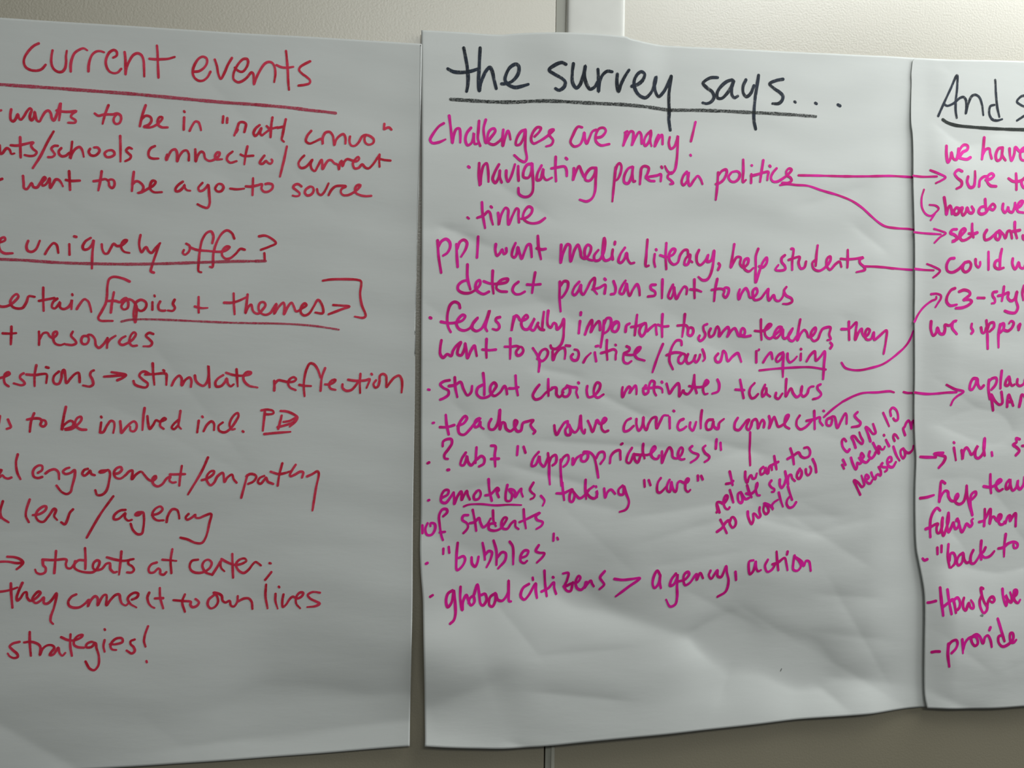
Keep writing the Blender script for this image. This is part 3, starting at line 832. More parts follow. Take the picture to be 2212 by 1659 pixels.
  '-2657 -1326 -2706 -1332 -2761 -1378 -2766 -1419 -2727 -1419 -2673 -1373 -2656 -1356 -2662 -1403 -2629 -1436 -2596 -1427',
  '-2502 -1351 -2546 -1357 -2563 -1380 -2530 -1381 -2491 -1351 -2480 -1405 -2485 -1510 -2500 -1569 -2539 -1574 -2583 -1532 -2606 -1468',
  '-2402 -1382 -2341 -1365 -2302 -1324 -2319 -1294 -2363 -1311 -2397 -1358 -2391 -1406 -2352 -1436 -2291 -1436',
  '-2263 -1454 -2252 -1395 -2207 -1324 -2163 -1331 -2146 -1372 -2140 -1420',
  '-2050 -1373 -2078 -1409 -2067 -1433 -2016 -1409 -1983 -1380 -1983 -1409 -1949 -1416 -1892 -1392 -1830 -1375 -1846 -1470 -1878 -1612 -1916 -1670 -1979 -1669 -2058 -1633 -2126 -1615',
 ]),
 ('L', 'text_line', 'red', 2.54, [
  '-3849 -1830 -3754 -1828 -3659 -1845 -3612 -1840',
  '-3750 -1780 -3681 -1787 -3628 -1811 -3606 -1840 -3627 -1874 -3663 -1905',
  '-3426 -1815 -3419 -1872 -3397 -1896 -3401 -1941 -3443 -1957 -3481 -1940 -3493 -1911',
  '-3305 -1731 -3310 -1846 -3315 -1949',
  '-3428 -1815 -3319 -1821 -3206 -1819 -3210 -1865 -3198 -1899 -3166 -1906 -3134 -1866 -3125 -1832',
  '-3035 -1707 -3028 -1817 -3027 -1914',
  '-3044 -1828 -3092 -1827 -3129 -1866 -3128 -1901 -3089 -1930 -3013 -1949 -2948 -1945 -2906 -1894 -2897 -1842 -2919 -1830 -2951 -1858 -2955 -1904 -2933 -1928 -2873 -1918 -2831 -1867 -2799 -1862 -2792 -1920 -2758 -1955 -2731 -1950',
  '-2691 -1747 -2700 -1870 -2709 -1979',
  '-2827 -1803 -2745 -1828 -2668 -1841 -2575 -1825',
  '-2575 -1825 -2619 -1836 -2624 -1871 -2584 -1901 -2569 -1936 -2589 -1959 -2633 -1958',
  '-2352 -1864 -2402 -1881 -2429 -1927 -2417 -1963 -2378 -1963 -2334 -1923 -2317 -1941 -2316 -1976 -2283 -1988 -2257 -1962',
  '-2203 -1731 -2218 -1843 -2208 -1974',
  '-2297 -1836 -2224 -1843 -2162 -1850',
  '-1951 -1841 -2010 -1852 -2032 -1905 -2014 -1952 -1963 -1975 -1895 -1969 -1834 -1926 -1818 -1873 -1852 -1843 -1891 -1860 -1908 -1907 -1873 -1973 -1810 -1998',
  '-1810 -1998 -1760 -1916 -1727 -1857 -1732 -1899 -1720 -1935 -1691 -1965',
  '-1721 -1839 -1670 -1870 -1589 -1901 -1520 -1890 -1475 -1861 -1492 -1837 -1544 -1848 -1578 -1895 -1554 -1955 -1501 -1985 -1450 -1950 -1411 -1897 -1382 -1874 -1329 -1910',
  '-1616 -1788 -1612 -1901 -1604 -2031',
  '-1243 -1887 -1231 -1890',
  '-1223 -1979 -1252 -2018 -1284 -2059',
 ]),
 ('L', 'text_line', 'red', 2.55, [
  '-3713 -2043 -3709 -2147 -3698 -2285',
  '-3844 -2126 -3760 -2117 -3696 -2101 -3654 -2085',
  '-3607 -2040 -3638 -2114 -3659 -2183 -3654 -2217 -3627 -2195 -3590 -2138 -3569 -2133 -3563 -2185 -3536 -2220 -3483 -2198 -3440 -2141 -3457 -2129 -3494 -2163 -3515 -2209 -3483 -2244 -3440 -2222 -3408 -2188 -3407 -2246 -3375 -2252 -3332 -2213 -3290 -2150 -3310 -2283 -3341 -2385 -3340 -2431 -3318 -2455',
  '-3107 -2166 -3150 -2188 -3181 -2240 -3170 -2280 -3127 -2299 -3073 -2295 -3019 -2256 -2987 -2222 -2997 -2291 -2965 -2222 -2928 -2188 -2906 -2212 -2905 -2282 -2878 -2224 -2846 -2179 -2824 -2179 -2823 -2284 -2791 -2238 -2737 -2181 -2704 -2176 -2692 -2229 -2675 -2270 -2637 -2289 -2615 -2266',
  '-2582 -2232 -2533 -2209 -2522 -2175 -2550 -2162 -2599 -2185 -2621 -2225 -2598 -2272 -2537 -2312',
  '-2417 -2165 -2433 -2212 -2421 -2270 -2393 -2306 -2365 -2321',
  '-2316 -2121 -2311 -2215 -2281 -2327',
  '-2361 -2225 -2283 -2224',
  '-2073 -2192 -2098 -2268 -2071 -2369',
  '-2182 -2247 -2093 -2258 -2014 -2270 -2019 -2299 -1997 -2324 -1957 -2313 -1935 -2278 -1952 -2254 -1969 -2242',
  '-1795 -2211 -1840 -2251 -1850 -2304 -1822 -2341 -1782 -2330 -1749 -2277 -1761 -2217 -1795 -2181 -1755 -2188 -1715 -2213 -1703 -2266 -1675 -2285 -1635 -2268 -1623 -2316 -1594 -2329 -1560 -2282 -1555 -2222',
  '-1549 -2276 -1492 -2248 -1446 -2249 -1417 -2285 -1408 -2357',
  '-1274 -2107 -1279 -2228 -1257 -2355',
  '-1178 -2206 -1179 -2278 -1155 -2360',
  '-1146 -2131 -1141 -2138',
  '-1098 -2213 -1109 -2279 -1103 -2346 -1068 -2316 -1039 -2268 -1005 -2238 -957 -2257 -911 -2233 -899 -2197 -935 -2197 -969 -2245 -968 -2311 -927 -2360',
  '-728 -2199 -805 -2192 -852 -2222 -828 -2258 -769 -2289 -730 -2313 -768 -2337 -856 -2348',
 ]),
 ('L', 'text_line', 'red', 2.48, [
  '-3625 -2623 -3688 -2639 -3714 -2666 -3687 -2701 -3644 -2743 -3638 -2771 -3670 -2782 -3713 -2763 -3731 -2734',
  '-3533 -2529 -3530 -2643 -3518 -2764',
  '-3582 -2630 -3518 -2626 -3454 -2651 -3432 -2681 -3436 -2761 -3410 -2699 -3368 -2666 -3325 -2667 -3303 -2691 -3335 -2742 -3345 -2764 -3313 -2760 -3281 -2715 -3266 -2692 -3254 -2744 -3227 -2774 -3200 -2746',
  '-3154 -2563 -3155 -2679 -3138 -2777',
  '-3240 -2589 -3175 -2620 -3110 -2622 -3046 -2589 -3040 -2572 -3078 -2577 -3116 -2616 -3120 -2668 -3087 -2692 -3027 -2700',
  '-2919 -2657 -2958 -2644 -3001 -2666 -3006 -2695 -2957 -2696 -2919 -2657 -2907 -2709 -2884 -2790 -2887 -2882 -2924 -2926 -2968 -2908 -3008 -2838',
  '-2832 -2630 -2842 -2688 -2830 -2746',
  '-2835 -2521 -2831 -2529',
  '-2782 -2672 -2727 -2674 -2662 -2653 -2668 -2618 -2717 -2616 -2760 -2650 -2776 -2695 -2759 -2725 -2720 -2732',
  '-2547 -2633 -2585 -2649 -2584 -2678 -2556 -2708 -2544 -2749 -2571 -2772 -2621 -2741',
  '-2423 -2505 -2449 -2585 -2458 -2654 -2443 -2707',
  '-2431 -2853 -2427 -2867',
 ]),
 ('M', 'heading', 'navy', 3.72, [
  '687 3592 706 3499 727 3389 737 3276 734 3188 723 3124',
  '519 3353 581 3327 681 3328 768 3348 842 3379',
  '864 3607 859 3500 855 3374 850 3248 860 3141 875 3224 906 3315 943 3382 974 3407 999 3361 1019 3274 1043 3181',
  '1102 3236 1171 3248 1234 3290 1284 3370 1285 3446 1257 3464 1195 3428 1151 3348 1139 3283 1171 3235 1247 3208 1323 3226 1392 3251',
  '1802 3493 1756 3509 1674 3473 1618 3420 1689 3374 1767 3335 1800 3300 1788 3249 1731 3208 1692 3224',
  '1885 3505 1875 3393 1884 3295 1924 3248 1963 3282 1999 3391 2019 3491 2012 3392 2041 3295 2081 3248 2133 3277 2158 3328',
  '2162 3465 2173 3342 2176 3229 2184 3330 2220 3413 2271 3454 2323 3451',
  '2383 3430 2380 3343 2402 3245 2432 3334 2469 3411 2513 3483',
  '2552 3311 2618 3336 2678 3391 2696 3456 2661 3478 2614 3448 2577 3370 2586 3295 2636 3224 2711 3199 2764 3242 2797 3296 2823 3369 2834 3440 2816 3368 2825 3293 2867 3226 2921 3276 2974 3370 3012 3463',
  '3012 3463 2999 3359 2989 3229 2992 3072 2990 2967 3006 2857',
  '3557 3490 3474 3481 3407 3440 3386 3412 3434 3363 3495 3320 3515 3262 3481 3207 3427 3184 3382 3190',
  '3729 3477 3667 3452 3584 3373 3550 3304 3557 3258 3605 3255 3667 3313 3722 3397 3750 3472 3729 3384 3729 3304 3757 3273 3799 3296',
  '3897 3490 3862 3407 3869 3328 3903 3297 3953 3335 3995 3431',
  '4050 3554 4030 3421 4008 3285 3994 3124 3995 3032 4016 2934',
  '4345 3530 4268 3511 4185 3465 4241 3416 4311 3374 4346 3336 4332 3281 4289 3245 4218 3240',
 ]),
 ('M', 'ellipsis_dot', 'navy', 3.53, [
  '4489 3282 4500 3275',
 ]),
 ('M', 'ellipsis_dot', 'navy', 3.56, [
  '4746 3284 4761 3277',
 ]),
 ('M', 'ellipsis_dot', 'navy', 3.82, [
  '5026 3284 5052 3273',
 ]),
 ('M', 'heading_underline', 'grey', 3.72, [
  '554 3026 747 3029 997 3034 1249 3049 1439 3070 1631 3086 1889 3092 2215 3099 2478 3104 2746 3099 3016 3080',
  '3016 3084 3285 3100 3558 3111 3973 3120 4394 3127 4752 3129',
 ]),
 ('M', 'text_line', 'magenta', 2.98, [
  '484 2764 435 2729 369 2636 342 2571 363 2542 431 2553 504 2590',
  '541 2849 558 2726 578 2557 590 2640 620 2712 651 2720 662 2658 662 2569',
  '775 2735 732 2675 717 2598 739 2543 777 2564 801 2629 807 2680 807 2604 820 2560 845 2568',
  '862 2817 856 2721 851 2619 876 2545',
  '934 2835 912 2738 919 2649 938 2580 988 2640 1038 2720 1025 2745 981 2723 956 2664 963 2588 1020 2567 1082 2608 1126 2662',
  '1125 2738 1116 2648 1120 2560 1139 2637 1176 2729 1189 2704 1204 2635',
  '1366 2754 1321 2732 1271 2646 1265 2582 1303 2585 1347 2664 1366 2748 1366 2652 1367 2551 1384 2439 1363 2402 1318 2412 1248 2466',
  '1468 2685 1519 2740 1538 2786 1500 2790 1449 2728 1430 2644 1456 2608 1520 2637 1609 2701 1680 2777 1635 2761 1635 2709 1673 2660 1654 2608 1597 2585',
  '1997 2824 1952 2828 1893 2726 1867 2647 1905 2604 1970 2627 2010 2708 2023 2768 2029 2696 2048 2645 2075 2699 2115 2786 2154 2808',
  '2153 2717 2219 2735 2265 2802 2245 2833 2193 2824 2154 2756 2153 2678 2205 2636 2304 2656',
  '2483 2797 2509 2812',
  '2490 2791 2483 2726 2463 2647 2496 2727 2549 2815 2576 2810 2576 2719 2563 2660 2603 2747 2649 2815 2669 2790 2676 2686',
  '2782 2836 2729 2781 2702 2701 2715 2662 2755 2704 2782 2784 2782 2823 2775 2718 2788 2664',
  '2869 2796 2842 2736 2825 2662 2869 2750 2909 2799 2916 2753 2915 2693',
  '3000 2778 2988 2704 3008 2646 3048 2668 3083 2749 3094 2796 3088 2657 3075 2499 3056 2408 3016 2368 2975 2391 2941 2447',
  '3300 2967 3273 2854 3245 2746',
  '3238 2590 3243 2582',
 ]),
 ('M', 'text_line', 'magenta', 3.06, [
  '752 2313 762 2306',
  '868 2357 865 2245 875 2121',
  '884 2134 890 2234 916 2335 947 2362 964 2288 971 2164',
  '1081 2357 1036 2267 1016 2192 1044 2156 1081 2220 1092 2295 1093 2221 1113 2166',
  '1161 2293 1162 2224 1182 2176 1212 2227 1237 2304 1255 2368',
  '1291 2351 1291 2269 1297 2194',
  '1433 2385 1388 2370 1351 2298 1351 2235 1402 2231 1436 2303 1443 2392 1449 2278 1457 2165 1449 2077 1412 2032 1355 2024 1304 2052 1296 2114',
  '1547 2373 1503 2281 1498 2211 1536 2220 1554 2284 1567 2336 1567 2260 1600 2217 1663 2246',
  '1703 2477 1701 2343 1709 2210',
  '1656 2347 1727 2364 1804 2375 1824 2338 1828 2275',
  '1816 2471 1829 2459',
  '1907 2362 1905 2305 1898 2234 1927 2319 1965 2390 1992 2335 2019 2280',
  '2157 2383 2096 2373 2038 2294 2039 2243 2085 2239 2136 2306 2155 2383 2154 2269 2145 2116 2113 2044 2055 2009 1976 2023',
  '2378 2402 2367 2269 2345 2024',
  '2376 2371 2397 2429 2423 2450 2443 2419 2432 2336 2400 2270 2374 2256',
  '2569 2420 2523 2398 2478 2313 2480 2243 2519 2232 2558 2304 2575 2420 2570 2343 2585 2255 2602 2262',
  '2658 2233 2663 2323 2675 2413 2708 2434 2754 2417 2742 2352 2723 2313 2776 2322 2856 2339 2896 2354 2897 2278',
  '2726 2307 2770 2277 2824 2274',
  '2901 2438 2910 2426',
  '3016 2380 2983 2353 2977 2321 3018 2291 3043 2260 3008 2252',
  '3198 2397 3159 2350 3140 2278 3160 2247 3200 2288 3219 2353 3219 2392 3213 2314 3234 2244 3288 2318 3328 2359 3362 2322 3382 2271',
  '3565 2410 3558 2292 3540 2103',
  '3565 2371 3612 2432 3660 2448 3667 2416 3626 2328 3571 2286 3537 2278',
  '3721 2418 3687 2364 3714 2319 3762 2315 3810 2357 3820 2411 3790 2435 3735 2426',
  '3861 2571 3862 2439 3859 2314 3893 2342',
  '3959 2412 3956 2313',
  '3962 2513 3966 2511',
  '3956 2392 4039 2416 4109 2440 4165 2450 4158 2403 4152 2357',
  '4102 2578 4084 2465 4065 2332',
  '4179 2521 4187 2513',
  '4263 2495 4221 2446 4196 2386 4215 2347 4264 2343 4334 2380 4404 2436 4446 2492 4418 2504 4382 2469 4390 2422 4432 2398 4446 2366 4404 2337 4334 2334',
 ]),
 ('M', 'text_line', 'magenta', 2.91, [
  '750 1771 765 1760',
  '903 1940 911 1826 941 1666',
  '856 1772 924 1802 973 1848 992 1830 1006 1769 1025 1707',
  '1000 1900 1010 1891',
  '1080 1835 1087 1773 1088 1710 1112 1811 1161 1895 1187 1878 1187 1790 1194 1715 1238 1817 1281 1895 1300 1883 1301 1820 1307 1745',
  '1332 1784 1389 1799 1443 1853 1450 1904 1414 1921 1370 1874 1351 1797 1389 1755 1453 1739 1529 1755 1593 1803',
 ]),
 ('M', 'arrow', 'magenta', 2.77, [
  '4530 2430 4813 2441 5102 2451 5393 2467 5689 2489 5843 2493 5998 2495',
 ]),
 ('M', 'arrow', 'magenta', 2.65, [
  '4306 2306 4390 2323 4502 2318 4644 2316 4816 2273 5038 2227 5196 2174 5325 2099 5428 2017 5534 1942 5626 1900 5780 1886 5933 1886 6025 1877',
 ]),
 ('M', 'text_line', 'magenta', 3.09, [
  '436 1509 448 1348 478 1172',
  '441 1439 477 1503 526 1530 563 1501 570 1446 540 1383 497 1352',
  '637 1480 643 1357 653 1240',
  '644 1431 674 1507 718 1532 749 1505 737 1435 689 1349',
  '868 1571 865 1466 859 1348',
  '1060 1498 1055 1437 1075 1375 1112 1414 1130 1446 1150 1397 1175 1416 1174 1459',
  '1273 1519 1243 1443 1238 1381 1264 1364 1294 1415 1299 1476 1319 1415 1343 1354 1370 1423 1406 1505 1431 1512 1445 1451 1453 1377',
  '1515 1605 1526 1479 1555 1358',
  '1508 1472 1559 1461 1603 1469',
  '1774 1519 1770 1413 1773 1326 1795 1426 1844 1528 1870 1517 1872 1429 1884 1343 1922 1468 1960 1527 1987 1458 2001 1396 2047 1379 2096 1450 2102 1513 2069 1531 2038 1485 2039 1410 2079 1374 2125 1363',
  '2187 1478 2142 1414 2151 1364 2202 1372 2246 1455 2265 1571 2254 1615 2238 1519 2240 1405 2267 1368 2332 1396 2350 1492',
  '2350 1485 2344 1434 2352 1384',
  '2376 1576 2372 1550',
  '2489 1517 2436 1438 2418 1362 2445 1350 2490 1402 2509 1460 2523 1391 2557 1348 2597 1356',
  '2749 1619 2735 1451 2733 1323 2764 1331',
  '2832 1461 2825 1378 2840 1321',
  '2848 1514 2851 1507',
  '2967 1590 2958 1447 2969 1300',
  '2895 1451 2969 1435 3049 1470 3069 1523 3042 1528 3002 1475 3003 1398 3051 1355 3098 1376 3130 1467 3177 1521 3211 1522 3219 1471',
  '3239 1472 3192 1425 3180 1360 3214 1361 3240 1420 3246 1472 3240 1414 3271 1389',
  '3348 1528 3321 1463 3330 1385 3364 1361 3425 1415 3458 1481 3446 1403 3494 1418 3527 1530 3521 1406 3488 1262 3448 1202 3394 1194 3346 1228',
  '3583 1389 3597 1370 3577 1317',
  '3767 1612 3747 1480 3727 1349 3762 1416 3802 1469 3844 1464 3837 1392 3872 1354 3927 1395 3933 1455 3899 1447 3878 1394 3892 1335 3941 1311 3996 1352',
  '4052 1571 4025 1491 4024 1373 4021 1241 4024 1189 4066 1309 4113 1429 4154 1476 4155 1417 4107 1363 4065 1374',
  '4374 1511 4336 1477 4337 1431 4373 1392 4380 1353 4317 1334 4261 1342 4295 1396',
  '4454 1588 4478 1589 4464 1455 4465 1350',
  '4421 1460 4485 1483 4556 1499 4541 1432 4570 1367 4612 1381 4633 1449',
  '4778 1641 4762 1534 4750 1406',
  '4751 1473 4711 1438 4725 1372 4789 1348 4867 1391 4931 1473 4932 1520 4896 1499 4884 1418 4924 1366 4996 1435 5046 1464 5068 1405',
  '5149 1603 5147 1495 5143 1401',
  '5061 1498 5140 1495 5242 1505 5341 1523 5300 1501 5300 1461 5353 1416 5368 1384 5332 1369 5259 1352',
 ]),
 ('M', 'arrow', 'magenta', 2.69, [
  '5375 1421 5553 1425 5737 1410',
  '5345 1423 5583 1422 5799 1413 5985 1408',
 ]),
 ('M', 'text_line', 'magenta', 3.05, [
  '758 1269 760 1127 793 1004',
  '754 1102 699 1081 660 1037 663 994 713 965 787 967 861 1013 898 1070 891 1107 860 1087 849 1019 887 977 937 960 993 987',
  '1031 1212 1029 1087 1044 970',
  '935 1096 1010 1074 1111 1078 1187 1100 1199 1131 1135 1122 1086 1077 1074 1027 1113 998 1189 994',
  '1313 1104 1264 1059 1252 1009 1285 973 1336 975 1386 1002',
  '1494 1210 1478 1104 1467 992',
  '1409 1079 1479 1079 1555 1087',
  '1768 1119 1770 963 1787 801',
  '1778 1076 1815 1127 1854 1122 1859 1066 1826 990 1796 952',
  '1983 1126 1933 1068 1913 999 1936 981 1979 1032 2003 1095 2005 1020 2032 990 2069 1047 2112 1137 2155 1176 2158 1126 2147 1056 2188 1001',
  '2132 1049 2212 1071 2277 1105 2272 1010',
  '2268 1170 2278 1160',
  '2370 1146 2395 1071 2384 1013 2344 1003',
  '2505 1157 2467 1098 2442 1021 2476 1010 2507 1074 2519 1126 2534 1050 2555 993 2593 1064 2638 1123 2661 1079 2671 1003',
  '2850 1124 2797 1116 2798 1077 2845 1047 2847 1009 2767 991',
  '2928 1184 2927 1075 2928 979',
  '3051 1131 3019 1065 3001 995 3029 976 3060 1041 3065 1105 3074 1042 3097 978 3134 1044 3186 1116 3214 1098 3212 1033',
  '3299 1197 3302 1088 3309 992',
  '3255 1086 3329 1082 3384 1065',
  '3568 1213 3546 1095 3538 966',
  '3505 1088 3600 1104 3655 1092 3643 1034 3672 1009 3703 1061 3702 1113 3661 1118 3641 1092',
  '3835 1104 3820 1052 3830 994 3861 1066 3907 1120 3936 1082 3960 1018 4014 1032 4047 1085 4032 1124 3998 1103 3993 1045 4016 993 4085 1008 4138 1075 4179 1122 4173 1063 4190 992 4244 1053 4266 1001 4308 989 4356 1043 4369 1103',
  '4397 1150 4369 1109 4391 1057 4461 1020 4469 987 4421 960 4358 958',
 ]),
 ('M', 'text_line', 'magenta', 3.09, [
  '368 690 378 686',
  '685 804 672 847 628 866 585 838 558 763 551 665 565 591 590 544',
  '486 650 570 638 656 649 718 675 742 719 717 731 674 693 650 636 676 582 732 564 794 591 824 635 879 705 830 648 819 591 863 562 918 588 961 664 1004 784 980 689 962 602 981 565',
  '1118 718 1080 705 1074 680 1106 643 1113 606 1088 580 1041 589',
  '1270 729 1258 647 1246 572 1264 672 1295 742 1321 724 1340 693 1384 695 1425 727 1409 752 1371 713 1353 650 1378 600 1423 595 1473 665 1499 717 1467 646 1455 602 1487 584 1525 642 1537 667',
  '1601 789 1588 681 1582 593',
  '1531 642 1563 599 1602 593',
  '1650 803 1640 708 1646 645 1678 620 1711 672 1736 660 1749 603 1795 649 1823 720 1823 599 1815 498 1790 434 1733 389 1687 400 1678 425',
  '2012 794 2010 769',
  '2005 699 1992 568',
  '2062 555 2100 657 2137 715 2139 645 2127 582 2171 659 2215 704 2229 660 2230 609',
  '2273 712 2263 585 2238 419',
  '2274 674 2305 738 2344 739 2352 676 2314 599 2276 572',
  '2417 697 2378 664 2366 606 2406 594 2438 640 2437 697 2410 709 2384 696',
  '2517 597 2529 667 2562 687',
  '2646 785 2635 670 2623 561',
  '2582 650 2655 664 2741 699 2695 659 2676 595 2703 550 2743 596 2755 674 2748 699',
  '2769 610 2809 649 2863 683 2870 625 2877 574',
  '2942 801 2938 679 2940 550',
  '2890 684 2951 666 3013 671',
  '3204 809 3196 699 3174 556',
  '3122 681 3223 684 3244 648 3243 583 3277 571 3305 611 3298 656 3264 662 3251 642',
  '3466 706 3426 685 3427 640 3449 589 3429 543 3388 516 3367 541 3380 574',
  '3508 655 3490 609 3504 564 3545 584 3575 669 3588 683 3610 644 3613 573 3658 632 3712 679 3726 647 3709 569 3754 641 3794 668 3816 636 3846 585 3907 599 3912 652 3884 671 3865 624 3873 586 3915 576 3983 588',
  '4103 774 4106 656 4115 545',
  '4033 644 4113 643 4195 678 4229 719 4201 724 4154 658 4162 592 4211 560 4280 608 4355 689 4320 695 4272 634 4266 581 4294 569 4342 616 4369 669 4371 584 4392 564 4441 599 4488 685 4440 612 4448 553 4491 540 4539 601',
  '4575 786 4559 681 4547 548 4588 629 4630 669 4659 644 4681 591 4731 606 4772 673 4764 699 4722 658 4710 592 4746 546 4795 567 4830 648 4857 688 4950 706 4937 624 4956 571 4916 559',
  '4952 531 4973 505 4952 467',
  '5180 777 5182 683 5184 569',
  '5090 690 5189 699 5273 772 5268 672 5259 571 5305 660 5340 701 5348 647 5376 608 5419 635 5440 689 5411 702 5384 648 5397 581 5456 583 5491 664 5499 577 5550 612 5656 689 5649 574 5621 418',
 ]),
 ('M', 'text_line', 'magenta', 3.06, [
  '492 453 481 379 482 305 513 269 556 307 599 289 617 345 659 408 702 440 672 371 667 309 704 298 741 373 746 429 759 361 773 269 809 350 846 406 859 363 873 295',
  '976 478 974 366 979 279',
  '934 365 1010 360 1078 368',
  '1234 490 1236 372 1234 272',
  '1175 401 1248 403 1305 411 1330 399 1299 348 1312 311 1350 318 1378 362 1362 399 1330 405',
  '1483 392 1535 315 1558 253 1551 140',
  '1536 278 1579 366 1624 386 1650 355 1632 292 1587 254 1561 266',
  '1701 363 1709 269 1734 332 1784 390 1829 403 1843 359 1838 284',
  '1848 429 1893 426',
  '1927 336 1908 310 1928 273 1973 274 1994 337 1978 381 1946 387',
  '2048 250 2076 301 2128 353',
  '2185 428 2209 433',
  '2173 360 2180 316 2190 265',
  '2309 499 2306 395 2316 283',
  '2245 355 2317 376 2389 399 2416 378 2410 333 2410 289',
  '2405 450 2411 445',
  '2533 435 2566 419 2560 387 2502 354 2608 344 2672 390 2691 428 2658 421 2627 363 2649 312 2742 282',
  '2502 348 2497 297 2511 259 2551 247 2591 273',
  '2949 470 2887 317 2837 156',
  '3167 465 3160 510 3113 515 3066 462 3033 371 3028 281 3070 192',
  '2993 347 3087 379 3168 368 3135 322 3136 270 3170 258 3210 311 3209 356 3168 374',
  '3243 363 3223 298 3244 260 3298 286 3332 358 3319 300 3339 274 3373 314 3387 360',
  '3415 419 3435 367 3442 315 3422 291',
  '3603 377 3567 331 3581 286 3623 286 3652 359 3666 411 3695 386 3720 295 3778 349 3840 389 3861 350 3880 291',
  '4057 413 4060 288',
  '4088 433 4085 428',
  '4143 290 4182 356 4229 403 4252 331',
  '4374 406 4326 379 4294 325 4309 299 4356 333 4381 393 4380 268 4384 129',
  '4430 394 4433 335 4462 296 4510 323 4544 363',
  '4592 397 4591 325',
  '4591 450 4594 447',
  '4665 313 4705 380 4761 427 4768 381 4777 321 4832 369 4881 430 4876 277 4871 111',
 ]),
 ('M', 'text_underline', 'magenta', 2.59, [
  '4097 197 4291 220 4500 237 4709 245 4899 221',
 ]),
 ('M', 'arrow', 'magenta', 2.79, [
  '5091 301 5133 248 5220 223 5322 221 5453 247 5616 297 5753 381 5884 483',
  '5884 483 5937 541 5980 610 6013 692',
 ]),
 ('M', 'text_line', 'magenta', 3.06, [
  '359 -71 374 -74',
  '585 31 523 17 487 -14 518 -50 574 -80 575 -123 526 -161 490 -176',
  '640 62 648 -48 671 -147',
  '580 -31 647 -18 702 14 735 -60 779 -127 816 -96 827 -27',
  '944 111 958 -7 960 -119',
  '939 -13 890 -45 878 -107 923 -150 1004 -137 1065 -67 1089 -17 1064 13 1027 -25 1028 -93 1067 -130 1129 -92 1178 -22 1197 -53 1207 -109',
  '1296 92 1304 -14 1326 -120',
  '1229 -47 1279 -46 1330 -33',
  '1559 -4 1516 -61 1491 -125 1518 -162 1575 -149 1638 -85 1701 -46',
  '1658 60 1659 -22 1664 -122',
  '1701 -34 1746 -33 1754 -109 1786 -133 1830 -82',
  '1868 -25 1823 -57 1825 -120 1870 -126 1901 -81 1894 -25 1855 -6 1920 -24 1978 -30 1972 -81 1993 -137',
  '1994 27 1999 21',
  '2095 -9 2089 -66 2110 -129 2169 -116 2233 -39 2238 18 2205 31 2174 -27 2175 -103 2215 -135 2281 -99',
  '2496 -16 2490 -61 2498 -125 2529 -60 2569 -9 2589 -34 2576 -79 2609 -34 2642 5 2655 -33 2655 -91',
  '2761 7 2732 -45 2748 -90 2788 -70 2794 -12 2827 59 2860 47 2854 -17 2861 -69 2881 -101',
  '2735 -26 2828 -18 2907 -10 2947 -29 2954 -68',
  '2944 51 2949 43',
  '3000 30 3021 -41 3035 -79 3080 -14 3133 38 3147 0 3150 -110 3195 -38 3202 -64 3244 -83 3296 -24 3320 132',
  '3320 132 3322 28 3352 -69',
  '3261 8 3350 -4 3438 10 3485 56 3464 76 3438 30 3426 -35 3448 -80 3482 -74',
  '3594 84 3616 32 3604 -46 3537 -73',
  '3863 88 3885 -16 3909 -118',
  '3809 -24 3913 -29',
  '4037 52 3989 -1 3977 -67 4006 -119 4041 -112 4081 -72',
  '4164 34 4130 -52 4138 -98 4179 -51 4178 8 4187 -64 4230 -97',
  '4300 -56 4294 -103 4329 -122 4378 -62',
  '4427 104 4420 5 4421 -94 4456 -35 4484 -1 4512 -60 4555 -99 4604 -59 4619 27 4604 -46 4633 -92 4682 -58 4703 2 4730 22 4758 25',
  '4841 50 4807 30 4808 -3 4843 -43 4851 -69 4816 -103 4753 -121',
 ]),
 ('M', 'text_line', 'magenta', 3.09, [
  '414 -426 426 -423',
  '551 -339 562 -444 585 -545',
  '491 -469 562 -469 642 -446',
  '679 -456 747 -424 778 -369 759 -350 716 -394 686 -468 699 -535 748 -548 810 -492 859 -430 896 -392 920 -373 883 -386 859 -436 866 -467 903 -454 921 -405 928 -460 960 -485',
  '1039 -379 1015 -429 1022 -484 1066 -490 1109 -428 1132 -278 1133 -378 1135 -490 1159 -415 1184 -421 1204 -483 1249 -508 1299 -464 1323 -402 1298 -389 1292 -452 1325 -508 1363 -501 1387 -420 1438 -401 1501 -388 1470 -438 1502 -488 1522 -507 1503 -532',
  '1732 -442 1739 -499 1759 -543 1803 -473 1848 -410 1880 -397',
  '1880 -397 1880 -448 1855 -492 1869 -543 1908 -542 1913 -485 1893 -429 1926 -492 1965 -517 2004 -472 2026 -333 2030 -434 2043 -497 2070 -529 2076 -485',
  '2108 -390 2134 -446 2161 -510 2193 -433 2212 -382 2245 -420 2291 -407 2317 -369 2297 -356 2265 -414 2265 -477 2298 -509 2338 -496',
  '2594 -360 2547 -386 2515 -456 2521 -501 2567 -494 2627 -443',
  '2660 -366 2660 -430 2686 -494 2726 -442 2741 -346 2740 -429 2772 -487 2800 -416 2846 -352 2886 -345 2886 -403 2892 -467 2933 -389 2972 -325 3026 -324',
  '3040 -344 3043 -466',
  '3086 -270 3094 -275',
  '3202 -362 3161 -381 3133 -446 3153 -484 3201 -471 3234 -445',
  '3282 -400 3275 -451 3309 -490 3336 -438 3350 -393',
  '3419 -263 3405 -373 3404 -463',
  '3547 -365 3493 -372 3465 -424 3479 -476 3526 -469 3547 -410 3554 -378 3560 -443 3608 -468 3622 -403 3677 -357',
